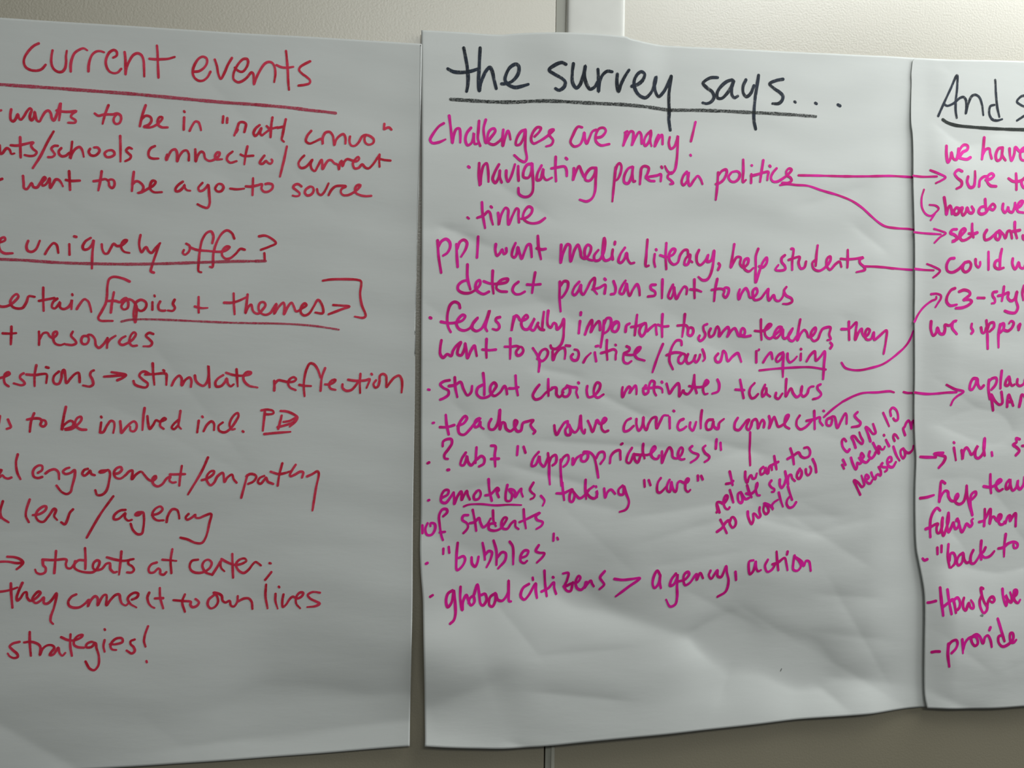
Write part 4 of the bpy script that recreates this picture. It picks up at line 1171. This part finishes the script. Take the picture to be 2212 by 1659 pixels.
  '3843 -343 3808 -402 3808 -467 3857 -480 3905 -428 3954 -368 3982 -362 3961 -401 3948 -453 3976 -479 4004 -433 4018 -381 4060 -355 4081 -387 4088 -459 4116 -400 4144 -361 4165 -393 4158 -446',
  '4222 -321 4236 -380 4222 -458 4257 -379 4285 -327 4306 -373 4334 -438 4398 -411 4447 -345 4461 -305 4433 -312 4412 -378 4419 -431 4468 -460',
  '4594 -311 4560 -364 4560 -430 4603 -467 4667 -443 4737 -376',
  '4770 -256 4777 -362 4782 -462',
  '4680 -370 4779 -349 4843 -328 4844 -375 4881 -421',
  '4883 -252 4891 -257',
  '4986 -327 4930 -354 4931 -414 4974 -421 4994 -360 4986 -320 5022 -320 5037 -360 5060 -447 5102 -373 5157 -279 5172 -305 5173 -399',
  '5307 -264 5272 -304 5301 -344 5344 -384 5330 -418 5237 -438',
 ]),
 ('M', 'arrow', 'magenta', 2.77, [
  '4893 -324 5004 -227 5116 -146',
  '5116 -146 5257 -77 5372 -42 5547 -33 5714 -18 5768 -30',
 ]),
 ('M', 'arrow', 'magenta', 2.85, [
  '3993 -506 3995 -670 3997 -878',
 ]),
 ('M', 'text_line', 'magenta', 3.0, [
  '366 -852 381 -844',
  '522 -671 527 -622 564 -598 613 -597 620 -640 584 -702 542 -764 548 -801 579 -807',
  '579 -924 593 -922',
  '770 -739 728 -807 716 -869 747 -875 777 -813 783 -776 796 -838 828 -875 871 -826 883 -776',
  '885 -683 879 -801 877 -851',
  '889 -814 939 -776 970 -801 965 -857 915 -888',
  '1044 -665 1088 -671 1083 -764 1090 -888',
  '1045 -807 1127 -804',
  '1333 -670 1326 -764',
  '1397 -676 1417 -739',
  '1563 -732 1506 -801 1488 -882 1526 -876 1564 -801 1570 -776 1583 -851 1623 -889 1654 -826 1672 -776',
  '1666 -745 1680 -864 1683 -978 1693 -1084',
  '1680 -851 1705 -789 1750 -764 1763 -801 1751 -851 1719 -877',
  '1808 -814 1810 -927 1826 -1098',
  '1809 -852 1841 -789 1886 -764 1899 -801 1874 -864 1842 -890',
  '1945 -802 1945 -871 1984 -802 2035 -764',
  '2087 -738 2042 -776 2042 -827 2082 -833 2114 -789 2107 -745 2061 -732 2126 -732 2178 -776 2206 -865 2234 -1011',
  '2205 -801 2243 -738 2289 -732 2303 -789 2258 -859',
  '2363 -852 2374 -776 2420 -725 2473 -712 2479 -763 2483 -814',
  '2489 -646 2502 -638',
  '2612 -686 2565 -763 2553 -839 2587 -852 2625 -775 2638 -750 2645 -814 2679 -846 2711 -775 2738 -737',
  '2740 -641 2738 -724 2758 -801',
  '2631 -756 2744 -763 2811 -756 2885 -686 2870 -666 2838 -711 2838 -775 2878 -807 2912 -801 2925 -769',
  '2958 -724 2959 -852 2998 -749 3044 -678 3071 -711 3085 -788 3132 -800 3179 -762 3198 -697 3177 -678 3145 -736 3152 -794 3186 -813 3219 -807',
  '3305 -664 3278 -690 3306 -729 3381 -761 3361 -800 3294 -845',
  '3462 -658 3435 -683 3456 -735 3511 -781 3498 -813 3457 -839',
  '3594 -586 3587 -690',
  '3642 -625 3649 -703',
 ]),
 ('M', 'margin_note', 'magenta', 3.18, [
  '3751 -949 3773 -1034 3789 -1099',
  '3712 -1086 3774 -1073 3794 -1054',
  '3937 -950 3938 -1021 3961 -1074 3986 -1008 4007 -989 4028 -1028 4056 -1022 4076 -969',
  '4154 -898 4118 -930 4125 -983 4167 -957 4181 -904 4188 -957 4209 -970 4223 -904 4251 -878 4258 -931',
  '4287 -774 4300 -852 4314 -924',
  '4251 -878 4335 -839',
  '4481 -687 4510 -773 4526 -865',
  '4447 -806 4510 -773 4581 -733 4610 -773 4653 -793 4710 -773 4723 -720 4694 -674 4651 -680',
 ]),
 ('M', 'margin_note', 'magenta', 3.18, [
  '3605 -1405 3616 -1391 3607 -1322 3614 -1294 3648 -1294 3685 -1308 3729 -1259 3735 -1224 3716 -1216 3692 -1259 3692 -1322 3713 -1364 3743 -1372 3759 -1351',
  '3638 -1406 3611 -1322',
  '3759 -1156 3785 -1231 3805 -1295',
  '3892 -1182 3863 -1196 3862 -1261 3877 -1296 3903 -1303 3918 -1254 3896 -1189 3925 -1233 3956 -1262 3993 -1248',
  '3963 -1104 3989 -1176 4023 -1241',
  '3957 -1197 4006 -1204 4056 -1169 4086 -1104 4082 -1075 4069 -1126 4075 -1183 4096 -1219 4119 -1219',
  '4251 -1051 4229 -1090 4253 -1126 4292 -1151 4286 -1177 4263 -1180',
  '4354 -1041 4355 -1098 4379 -1134 4409 -1098 4431 -1027',
  '4419 -948 4438 -1027 4459 -1099 4454 -1041 4469 -992 4492 -985 4508 -1028 4540 -1056',
  '4600 -917 4570 -963 4566 -1014 4590 -1032 4621 -992 4620 -942 4601 -928 4578 -971',
  '4674 -924 4679 -971 4702 -993 4733 -964 4740 -921 4724 -892',
  '4757 -809 4790 -878 4803 -957',
 ]),
 ('M', 'margin_note', 'magenta', 3.17, [
  '3650 -1490 3686 -1560 3723 -1638',
  '3608 -1622 3667 -1581 3713 -1519 3751 -1498 3765 -1547 3794 -1579 3825 -1555 3833 -1506 3808 -1464 3785 -1464 3766 -1505',
  '3979 -1403 3986 -1467 4022 -1541 4047 -1496 4049 -1426 4072 -1433 4110 -1473 4134 -1456 4122 -1399 4125 -1356',
  '4177 -1335 4172 -1392 4203 -1435 4234 -1407 4224 -1357 4176 -1313 4230 -1328 4270 -1357 4290 -1383 4273 -1336 4297 -1300 4341 -1271',
  '4347 -1188 4371 -1264 4407 -1351',
  '4456 -1120 4482 -1193 4515 -1273',
  '4485 -1236 4456 -1272 4452 -1323 4484 -1363 4529 -1352 4566 -1302',
 ]),
 ('M', 'margin_note', 'magenta', 3.21, [
  '5167 -601 5141 -573 5119 -594 5122 -657 5156 -707 5186 -724 5209 -696',
  '5285 -674 5257 -600 5234 -551 5264 -543 5318 -600 5364 -631 5374 -599 5347 -550 5329 -497',
  '5466 -599 5438 -521 5409 -436 5446 -457 5499 -513 5530 -506 5515 -442 5500 -400',
  '5631 -271 5667 -342 5707 -424',
  '5732 -302 5724 -241 5756 -209 5802 -234 5827 -298 5823 -348 5790 -359 5765 -334',
 ]),
 ('M', 'margin_note', 'magenta', 3.22, [
  '5131 -816 5162 -873',
  '5121 -873 5144 -916',
  '5229 -792 5254 -862 5293 -926 5308 -891 5307 -848 5338 -862 5361 -841 5329 -791',
  '5353 -813 5390 -777 5359 -735 5352 -784 5384 -834 5423 -845 5457 -813',
  '5462 -720 5452 -770 5483 -798 5522 -763 5537 -727',
  '5501 -620 5543 -691 5581 -741 5565 -656 5590 -663 5607 -691 5639 -692 5654 -663',
  '5639 -527 5643 -533',
  '5668 -584 5712 -656',
  '5784 -595 5767 -556 5774 -520 5799 -527 5834 -567',
  '5924 -527 5898 -448 5914 -434 5939 -384 5968 -358 5988 -383 6005 -455 6013 -383 6037 -362 6049 -397 6070 -484',
 ]),
 ('M', 'margin_note', 'magenta', 3.23, [
  '5356 -1219 5307 -1126 5273 -1054 5320 -1076 5377 -1130 5402 -1105 5380 -1040 5364 -997',
  '5427 -1047 5456 -1019 5425 -987 5411 -1026 5436 -1076 5475 -1091 5504 -1048',
  '5486 -962 5503 -1005 5539 -1041 5549 -998 5573 -984 5605 -998 5608 -948 5579 -898',
  '5627 -856 5607 -884 5635 -899 5688 -906 5688 -935 5664 -952',
  '5703 -849 5748 -828 5739 -785 5707 -792 5691 -842 5716 -892 5765 -900 5806 -843',
  '5770 -663 5813 -764 5855 -825',
  '5903 -685 5870 -707 5875 -764 5904 -800 5928 -765 5919 -707 5903 -685 5944 -729 5985 -736 6026 -700 6037 -653',
 ]),
 ('M', 'text_line', 'magenta', 2.99, [
  '378 -1249 388 -1244',
  '525 -1221 586 -1184 591 -1141 554 -1140 518 -1196 519 -1264 563 -1277 611 -1222 647 -1166',
  '647 -1166 655 -1235 656 -1291 685 -1216 728 -1155 735 -1198 735 -1248 765 -1186 790 -1149 796 -1186 822 -1242',
  '895 -1156 865 -1199 872 -1242 915 -1236 939 -1180 920 -1143 889 -1155',
  '1020 -1025 1032 -1150 1059 -1256',
  '989 -1199 1045 -1187 1119 -1119 1132 -1144 1114 -1162 1134 -1219',
  '1225 -1088 1208 -1188 1216 -1256 1260 -1257 1278 -1188 1245 -1138 1283 -1138 1309 -1163 1310 -1219 1347 -1163 1378 -1126 1378 -1164 1396 -1214',
  '1510 -1064 1473 -1139 1500 -1177 1526 -1196 1513 -1228 1482 -1242',
  '1596 -1209 1636 -1260 1617 -1314',
  '1833 -1067 1840 -1155 1855 -1256',
  '1769 -1182 1847 -1180 1937 -1137',
  '1944 -1143 1918 -1193 1920 -1269 1946 -1276 1971 -1207 1950 -1156 1990 -1207 2030 -1239 2082 -1208 2133 -1144',
  '2092 -1036 2091 -1144 2102 -1246',
  '2184 -1107 2133 -1144 2107 -1170 2147 -1227 2199 -1240 2224 -1196 2217 -1157 2225 -1228',
  '2210 -1109 2213 -1117',
  '2302 -1132 2317 -1234 2342 -1171 2380 -1145 2427 -1190',
  '2511 -1101 2466 -1146 2474 -1197 2520 -1197 2525 -1108 2552 -1185 2587 -1287 2556 -1364 2484 -1392',
  '2758 -1042 2764 -1114',
  '2810 -1043 2830 -1098',
  '2947 -1019 2916 -1066 2905 -1131 2913 -1173 2937 -1182 2970 -1159 3012 -1112',
  '3048 -1038 3029 -1075 3017 -1122 3025 -1159 3052 -1173 3063 -1131 3069 -1061 3080 -1112 3100 -1159 3120 -1173 3134 -1131 3142 -1075 3166 -1054 3195 -1064 3225 -1075 3263 -1057 3270 -1029 3253 -1024 3236 -1052 3230 -1104 3236 -1150 3266 -1174 3290 -1151',
  '3375 -992 3378 -1045',
  '3414 -996 3432 -1034',
 ]),
 ('M', 'text_underline', 'magenta', 2.3, [
  '759 -1317 811 -1298 935 -1292 1097 -1306 1248 -1300 1381 -1305',
 ]),
 ('M', 'text_line', 'magenta', 2.89, [
  '321 -1517 323 -1597',
  '376 -1493 353 -1555 372 -1616 421 -1617 457 -1556 450 -1500 407 -1494 407 -1525',
  '541 -1421 583 -1377 576 -1346 533 -1346 498 -1408 506 -1520 526 -1631 542 -1675',
  '507 -1594 562 -1588',
  '806 -1410 757 -1416 745 -1459 795 -1497 808 -1534 790 -1571 760 -1602',
  '855 -1354 882 -1485 896 -1578',
  '826 -1497 876 -1485 925 -1441 938 -1485 970 -1541 1013 -1510 1049 -1448',
  '1073 -1361 1081 -1473 1107 -1530',
  '1100 -1498 1038 -1510 1032 -1560 1089 -1579 1151 -1561 1200 -1499 1225 -1443 1199 -1437 1169 -1486 1176 -1549 1227 -1562 1276 -1500 1314 -1475 1321 -1538 1353 -1564',
  '1407 -1352 1415 -1452 1435 -1558',
  '1364 -1489 1427 -1464 1503 -1428 1586 -1391 1542 -1428 1555 -1466 1619 -1492 1607 -1529 1550 -1566',
 ]),
 ('M', 'text_line', 'magenta', 2.91, [
  '366 -1920 380 -1913',
  '548 -1766 547 -1821',
  '605 -1749 611 -1810',
  '700 -1707 689 -1854 696 -1994 752 -1953 782 -1881 764 -1850 714 -1867',
  '851 -1864 857 -1931 889 -1962 914 -1920 926 -1859',
  '967 -1710 987 -1810 995 -1891',
  '994 -1842 1037 -1799 1069 -1811 1057 -1886 1014 -1971',
  '1085 -1686 1118 -1800 1121 -1949',
  '1126 -1875 1181 -1813 1219 -1826 1214 -1901 1140 -1987',
  '1261 -1701 1294 -1752 1303 -1946',
  '1384 -1878 1447 -1854 1465 -1804 1427 -1797 1384 -1853 1385 -1916 1423 -1935 1454 -1911',
  '1579 -1743 1548 -1805 1587 -1825 1644 -1832 1626 -1870 1563 -1932',
  '1742 -1619 1740 -1695',
  '1782 -1664 1791 -1683',
 ]),
 ('M', 'text_line', 'magenta', 3.05, [
  '414 -2264 440 -2249',
  '649 -2206 600 -2240 582 -2324 601 -2378 638 -2338 656 -2254 662 -2206 682 -2376 682 -2458 664 -2516 627 -2547',
  '735 -2171 734 -2306 756 -2414 762 -2331 799 -2260 818 -2309 849 -2370 886 -2336 873 -2274 836 -2298 824 -2345',
  '880 -2262 916 -2152 935 -2239 955 -2362 980 -2375 1018 -2316 998 -2254 961 -2265',
  '1111 -2251 1055 -2293 1049 -2377 1081 -2390 1112 -2331 1117 -2257 1137 -2319 1187 -2332 1250 -2249 1255 -2119 1256 -2249 1263 -2341 1282 -2342',
  '1480 -2166 1416 -2206 1390 -2291 1429 -2330 1481 -2283 1545 -2175 1558 -2163 1559 -2238 1572 -2319',
  '1521 -2097 1526 -2123',
  '1649 -2024 1662 -2168 1684 -2308',
  '1625 -2255 1703 -2221 1760 -2159 1769 -2225 1791 -2290',
  '1747 -2099 1753 -2105',
  '1859 -2063 1918 -2058 1909 -2138 1887 -2211 1963 -2179 2027 -2167 2057 -2114 2037 -2094 2007 -2153 2025 -2233 2071 -2254 2114 -2208 2124 -2155 2109 -2235 2144 -2182 2175 -2149 2189 -2182 2210 -2215',
  '1874 -2210 1915 -2263 1954 -2265 1976 -2166',
  '2326 -2046 2277 -2117 2311 -2169 2325 -2195 2276 -2248',
  '2439 -2133 2530 -2144 2634 -2135 2725 -2127 2597 -2223 2459 -2330',
  '2955 -2098 2921 -2046 2882 -2110 2871 -2200 2892 -2239 2931 -2201 2955 -2111 2955 -2098 2950 -2175 2965 -2240',
  '3133 -2081 3082 -2151 3070 -2216 3110 -2203 3147 -2126 3153 -2087 3150 -2217 3155 -2348 3137 -2426 3077 -2450 3029 -2371',
  '3155 -2171 3241 -2147 3287 -2089 3273 -2063 3233 -2088 3221 -2153 3244 -2212 3297 -2187 3348 -2116 3374 -2091 3377 -2156 3415 -2079 3451 -2139',
  '3537 -2056 3519 -2108 3549 -2148 3594 -2084 3620 -2052 3624 -2118 3666 -2133 3723 -2009 3733 -2075 3760 -2182 3733 -2302 3639 -2359',
  '3837 -2077 3849 -2171',
  '4047 -1950 3999 -1962 3994 -2054 4010 -2107 4049 -2068 4075 -1963 4083 -2042 4104 -2075 4138 -2062',
  '4220 -1946 4186 -2017 4215 -2083 4270 -2058 4311 -1993',
  '4325 -1857 4332 -1955 4346 -2066',
  '4276 -1999 4339 -1981 4423 -1930 4444 -1996 4459 -2069',
  '4458 -1859 4451 -1891',
  '4543 -1906 4529 -1985 4530 -2064 4580 -2078 4623 -2027 4593 -1960 4543 -1919 4593 -1947 4636 -1981 4658 -2027 4686 -1969 4722 -1976 4746 -2083',
 ]),
 ('R', 'heading', 'navy', 2.95, [
  '6282 3227 6355 3388 6435 3556 6519 3721 6521 3574 6506 3410 6507 3301 6520 3220',
  '6355 3372 6393 3354 6476 3387 6559 3457 6606 3471 6637 3441 6645 3365 6640 3278 6668 3389 6715 3490 6763 3509 6812 3486 6850 3401 6870 3276',
  '7023 3704 7037 3501 7057 3360 7083 3268',
  '7014 3406 6960 3386 6949 3298 6986 3235 7047 3222 7120 3243',
  '7423 3544 7374 3535 7313 3465 7375 3425 7450 3397 7463 3332 7402 3295 7316 3239',
 ]),
 ('R', 'heading_underline', 'solid', 3.68, [
  '6341 3187 6394 3158 6502 3132 6720 3124 6962 3123 7207 3128 7453 3138',
 ]),
 ('R', 'text_line', 'magenta', 3.53, [
  '6380 2875 6374 2775 6388 2676 6425 2733 6442 2801 6460 2724 6495 2715 6524 2773 6538 2853',
  '6534 2740 6590 2812 6656 2850 6667 2897 6618 2905 6556 2843 6528 2751 6582 2732 6643 2730 6688 2756',
  '6884 3009 6865 2873 6837 2742',
  '6847 2793 6893 2863 6942 2877 6950 2821 6965 2760',
  '7117 2898 7061 2883 7021 2792 7037 2737 7081 2756 7109 2842 7117 2898 7108 2808 7149 2749',
  '7209 2892 7213 2815 7230 2749 7270 2829 7290 2914 7345 2868 7420 2883',
  '7434 2929 7370 2891 7350 2823 7367 2769 7429 2761',
 ]),
 ('R', 'arrow', 'magenta', 2.74, [
  '5957 2500 6060 2496 6254 2507',
  '6175 2577 6275 2542 6359 2499 6310 2462 6244 2428',
 ]),
 ('R', 'text_line', 'magenta', 3.53, [
  '6565 2580 6518 2594 6471 2548 6500 2501 6559 2455 6555 2406 6497 2371',
  '6642 2519 6631 2458 6669 2396 6717 2409 6733 2497 6735 2590',
  '6789 2413 6800 2489 6849 2531 6886 2538',
  '6879 2494 6947 2514 6985 2555 6961 2576 6911 2551 6892 2484 6936 2432 7016 2426',
  '7285 2596 7287 2496 7287 2402',
  '7183 2529 7244 2499 7355 2516 7419 2570',
  '7419 2570 7355 2499 7379 2434 7429 2426',
 ]),
 ('R', 'arrow', 'magenta', 2.52, [
  '6099 2347 6070 2243 6078 2136 6127 2063 6189 2043 6238 2077 6281 2132 6248 2163 6170 2172',
  '6239 2072 6190 1995',
 ]),
 ('R', 'text_line', 'magenta', 3.52, [
  '6346 2263 6364 2156 6377 2064 6392 2135 6419 2168 6437 2125 6444 2072',
  '6494 2149 6466 2105 6484 2068 6525 2086 6529 2140 6500 2149 6541 2140 6577 2153 6566 2098 6586 2062 6627 2112 6638 2156 6664 2103 6701 2095 6725 2128 6700 2170',
  '6875 2267 6883 2191 6897 2126',
  '6877 2185 6816 2166 6793 2110 6824 2090 6885 2109 6933 2172 6981 2218 7012 2187 6982 2147 6939 2161',
  '7115 2224 7110 2159 7140 2122 7177 2173 7182 2195 7195 2141 7238 2132 7268 2199 7273 2243',
  '7280 2178 7347 2214 7376 2270 7346 2268 7304 2212 7311 2146 7385 2133',
 ]),
 ('R', 'arrow', 'magenta', 2.52, [
  '5981 1843 6109 1837 6314 1831',
  '6232 1892 6313 1870 6375 1845 6304 1796 6238 1730',
 ]),
 ('R', 'text_line', 'magenta', 3.53, [
  '6510 1896 6457 1889 6432 1849 6480 1831 6512 1803 6491 1762 6454 1751 6523 1783 6588 1845 6625 1896 6608 1910 6570 1884 6550 1824 6578 1771 6634 1779 6699 1821 6742 1857',
  '6710 1969 6713 1890 6732 1813',
  '6671 1854 6731 1852 6780 1869',
  '6905 1904 6874 1848 6886 1789 6941 1802 7016 1864 7059 1895 7026 1874 7023 1815 7056 1796 7082 1847 7064 1906 7126 1859 7150 1820 7180 1901 7213 1907 7239 1824',
  '7272 2014 7274 1925 7306 1827',
  '7241 1903 7291 1911 7342 1923',
  '7384 1860 7392 1821 7421 1812',
 ]),
 ('R', 'arrow', 'magenta', 2.74, [
  '5997 1415 6116 1408 6234 1407',
  '6151 1478 6228 1451 6311 1404 6272 1354 6231 1323',
 ]),
 ('R', 'text_line', 'magenta', 3.53, [
  '6480 1555 6428 1544 6390 1474 6403 1406 6456 1388 6529 1420 6621 1511',
  '6676 1523 6611 1501 6592 1432 6626 1398 6678 1425 6698 1494 6670 1523 6621 1511',
  '6758 1551 6763 1487 6796 1458 6817 1489 6818 1523',
  '6930 1647 6928 1542 6927 1438',
  '7108 1689 7085 1589 7078 1459',
  '7079 1564 7022 1536 7010 1476 7061 1448 7128 1466',
  '7254 1581 7247 1515 7280 1457 7320 1508 7332 1539 7353 1480 7393 1471 7433 1533',
 ]),
 ('R', 'arrow', 'magenta', 2.74, [
  '6002 798 6050 887 6124 978 6215 1048 6270 1074 6270 1099',
  '6208 1127 6274 1133 6325 1115 6326 1080 6297 1031 6263 976',
 ]),
 ('R', 'text_line', 'magenta', 3.53, [
  '6500 1203 6453 1182 6402 1102 6398 1043 6440 999 6524 1011',
  '6554 1165 6619 1187 6685 1169 6696 1140 6653 1099 6610 1068 6686 1075 6720 1057 6677 1011 6601 979 6515 969',
  '6796 1099 6885 1101',
  '7049 1181 6999 1169 6995 1130 7024 1091 7025 1051 6986 1040',
  '7140 1243 7133 1164 7118 1074',
  '7067 1132 7139 1149 7204 1176 7195 1116 7234 1078 7283 1099 7315 1189 7305 1090 7328 1001 7296 940 7219 938 7159 956',
  '7407 1262 7387 1172 7399 1092',
 ]),
 ('R', 'text_line', 'magenta', 3.52, [
  '6214 808 6210 715 6240 642 6276 677 6291 736 6321 668 6362 664 6383 718 6383 772 6436 764 6509 820 6531 820 6488 809 6473 740 6532 668',
  '6731 791 6726 747 6750 708 6728 678',
  '6854 750 6872 691 6899 692 6919 752',
  '6921 836 6938 693 6942 504',
  '6937 722 6967 802 7016 814 7023 764 6970 708',
  '7104 796 7086 676 7085 522',
  '7091 696 7110 786 7147 807 7150 747 7107 697',
  '7161 728 7205 719 7259 760 7278 820 7244 839 7218 809',
  '7348 747 7341 782 7367 808 7348 737',
 ]),
 ('M', 'arrow', 'magenta', 2.71, [
  '5896 -25 5952 -35 6010 -34',
 ]),
 ('R', 'arrow', 'magenta', 2.98, [
  '6018 -29 6169 -43 6295 -37 6422 -24 6553 -18',
  '6419 67 6532 17 6642 -9 6556 -70 6514 -110 6487 -169',
 ]),
 ('R', 'text_line', 'magenta', 3.55, [
  '6807 147 6763 147 6725 83 6724 20 6750 16 6792 76 6816 144 6827 76 6864 33 6903 66',
  '6970 134 6966 39 6991 -92',
  '6971 118 7009 151 7062 159 7073 120 7049 64 7007 20',
  '7132 244 7125 137 7126 37',
  '7229 174 7196 130 7190 74 7225 74 7249 130 7233 178 7250 107 7278 71 7308 84',
  '7345 148 7343 92 7374 69 7426 93 7442 149',
 ]),
 ('R', 'text_line', 'magenta', 3.57, [
  '7049 -227 7026 -135 7006 -40 7059 -111 7125 -158 7158 -142 7153 -70 7141 -6',
  '7225 -181 7224 -101 7238 -37 7271 -100 7301 -168',
  '7221 -125 7281 -120',
  '7378 -179 7392 -107 7407 -35 7437 -50 7465 -114',
 ]),
 ('R', 'text_line', 'magenta', 3.52, [
  '6103 -780 6180 -784 6299 -784',
  '6392 -732 6332 -733 6277 -745 6350 -760 6420 -780 6404 -835 6341 -906',
  '6529 -608 6536 -614',
  '6531 -673 6561 -819',
  '6633 -701 6643 -756 6649 -804 6660 -716 6700 -669 6736 -709 6763 -752 6807 -716 6853 -645 6816 -708 6821 -780 6853 -796 6905 -756 6937 -677 6944 -558 6928 -677 6940 -764',
  '7033 -724 7038 -764',
  '7394 -567 7352 -555 7355 -603 7312 -635 7359 -667 7389 -706 7345 -758',
  '7427 -646 7479 -643',
 ]),
 ('R', 'text_line', 'magenta', 3.52, [
  '6110 -1264 6195 -1253 6287 -1229',
  '6432 -1091 6385 -1066 6369 -1181 6358 -1312 6380 -1246 6434 -1181 6471 -1190 6481 -1247 6518 -1297 6564 -1297 6608 -1240 6599 -1215 6572 -1248 6573 -1314 6619 -1339 6673 -1315 6708 -1224 6715 -1117 6722 -1224 6756 -1348 6794 -1468',
  '6794 -1468 6770 -1348 6781 -1224 6835 -1192 6840 -1225 6791 -1282',
  '7020 -985 7024 -1101 7038 -1209',
  '6940 -1130 7027 -1139 7114 -1101 7166 -1059 7148 -1043 7113 -1068 7097 -1134 7136 -1184 7183 -1163',
  '7265 -1051 7230 -1093 7228 -1159 7250 -1159 7279 -1092 7274 -1043 7285 -1126 7314 -1180 7358 -1142 7378 -1059 7375 -1126 7404 -1163 7448 -1117 7464 -1017',
 ]),
 ('R', 'text_line', 'magenta', 3.51, [
  '6372 -1410 6335 -1381 6286 -1417 6244 -1506 6237 -1628 6242 -1718',
  '6184 -1624 6241 -1603 6303 -1571 6340 -1564 6321 -1604 6330 -1670 6358 -1670 6396 -1590 6405 -1493 6387 -1589 6409 -1704 6443 -1640 6483 -1526 6483 -1436 6465 -1551 6482 -1665 6521 -1609 6548 -1552 6557 -1593 6576 -1630 6612 -1602 6620 -1545 6593 -1511 6584 -1536',
  '6602 -1511 6625 -1577 6658 -1668 6694 -1619 6721 -1570 6767 -1604 6795 -1571 6785 -1530 6803 -1514',
  '6959 -1400 6960 -1491 6951 -1598',
  '6886 -1552 6951 -1532 7033 -1400 7034 -1483 7025 -1574 7053 -1500 7080 -1492 7127 -1542 7173 -1510 7178 -1472 7154 -1468 7136 -1517 7165 -1584 7211 -1576 7229 -1543 7230 -1577 7266 -1494 7294 -1478 7295 -1544 7322 -1503 7365 -1453 7371 -1520 7369 -1607',
 ]),
 ('R', 'text_line', 'magenta', 3.52, [
  '6150 -1970 6172 -1991 6206 -1979',
  '6331 -1845 6333 -1918',
  '6385 -1821 6383 -1895',
  '6478 -1807 6468 -1933 6492 -2077',
  '6492 -2000 6506 -1918 6544 -1911 6574 -1970 6565 -2035 6511 -2082',
  '6675 -1916 6622 -1947 6594 -2020 6614 -2058 6662 -2031 6680 -1957 6680 -1916 6696 -1991 6729 -2033 6783 -2009',
  '6813 -1885 6782 -1951 6784 -2034 6820 -2043 6874 -1986 6906 -1928',
  '6917 -1775 6910 -1887 6920 -1995',
  '6973 -1855 6947 -1904 6919 -1929 6957 -1971 7003 -1971 7049 -1947 7089 -1902',
  '7239 -1701 7222 -1834 7220 -1967',
  '7144 -1870 7204 -1859 7278 -1810 7352 -1794 7399 -1820 7391 -1862 7353 -1865 7343 -1827',
 ]),
 ('R', 'text_line', 'magenta', 3.53, [
  '6217 -2485 6251 -2480 6308 -2463',
  '6361 -2308 6373 -2470 6393 -2633',
  '6451 -2332 6466 -2470 6491 -2613',
  '6388 -2532 6462 -2478 6514 -2448 6530 -2487 6540 -2549 6547 -2599',
  '6532 -2449 6579 -2428 6608 -2475 6599 -2536 6570 -2565',
  '6666 -2435 6649 -2477 6652 -2553 6678 -2577 6709 -2525 6729 -2495 6748 -2549 6783 -2558 6787 -2512 6759 -2465',
  '6928 -2336 6902 -2327 6906 -2401 6936 -2494 6976 -2557',
  '6900 -2424 6875 -2477 6878 -2546 6917 -2616 6960 -2587 6980 -2503 7020 -2443 7057 -2436 7072 -2476 7044 -2498 7000 -2473',
  '7187 -2347 7191 -2432 7224 -2542 7243 -2465 7223 -2418 7251 -2473 7293 -2505 7305 -2451 7286 -2388',
  '7314 -2451 7368 -2413 7371 -2366 7344 -2365 7333 -2420 7338 -2482 7380 -2514 7413 -2476',
 ]),
 ('R', 'text_line', 'magenta', 3.53, [
  '6274 -3065 6314 -3056 6359 -3054',
  '6463 -2963 6454 -3087 6474 -3229',
  '6462 -2978 6507 -2932 6555 -2920 6573 -2956 6557 -3010 6497 -3071',
  '6631 -2914 6642 -2997 6644 -3076',
  '6644 -3037 6667 -2958 6709 -2905 6743 -2890',
  '6739 -2898 6762 -2961 6797 -2994 6831 -2971 6826 -2916 6795 -2884 6756 -2890 6812 -2861 6856 -2886 6901 -2966 6927 -2896 6962 -2877 6997 -2930 7015 -3013',
  '6998 -2785 6984 -2815',
  '7101 -2688 7139 -2817 7182 -2951',
  '7156 -2880 7107 -2894 7103 -2957 7138 -3005 7173 -3014 7252 -2977 7297 -2924 7289 -2861 7262 -2860 7253 -2914 7270 -2970 7305 -2971 7336 -2941',
 ]),
 ('R', 'pencil_mark', 'speck', 0.74, [
  '6889 -2632 6869 -2642 6884 -2652',
  '6894 -2635 6908 -2645 6896 -2657 6892 -2646 6896 -2637',
 ]),
 ('M', 'pencil_mark', 'speck', 0.91, [
  '4447 -3219 4435 -3245',
 ]),
]

INFO = {
    'L': ('flip_chart_sheet', 'big white paper sheet headed current events in red marker handwriting', 'paper sheet'),
    'M': ('flip_chart_sheet', 'big white paper sheet headed the survey says, written in navy and magenta marker', 'paper sheet'),
    'R': ('flip_chart_sheet', 'partly seen paper sheet headed And s, lapping over the edge of the survey sheet', 'paper sheet'),
}
PART_LABEL = {
    ('L', 'heading_underline'): 'long dry red underline beneath the heading',
    ('L', 'text_underline'): 'dry faded red underline',
    ('M', 'heading'): 'dark navy handwritten heading',
    ('M', 'heading_underline'): 'streaky dry black underline',
    ('R', 'heading'): 'dark navy handwritten heading',
    ('R', 'heading_underline'): 'solid dark underline',
    ('M', 'margin_note'): 'small slanted magenta note',
}
for key in ('L', 'M', 'R'):
    nm, label, cat = INFO[key]
    sh = make_sheet(key, nm, *EDGES[key])
    sh['label'], sh['category'], sh['group'] = label, cat, 'handwritten flip chart sheets on the wall'
    for i, (k, part, ink, width, strokes) in enumerate(PARTS):
        if k != key:
            continue
        v, f = ink_mesh(key, [dec(s) for s in strokes], width, i * 7 + 3, 0.25 if 'underline' not in part else 0.33)
        o = link(part, v, f, INK[ink], sh, smooth=False)
        if (key, part) in PART_LABEL:
            o['label'] = PART_LABEL[(key, part)]
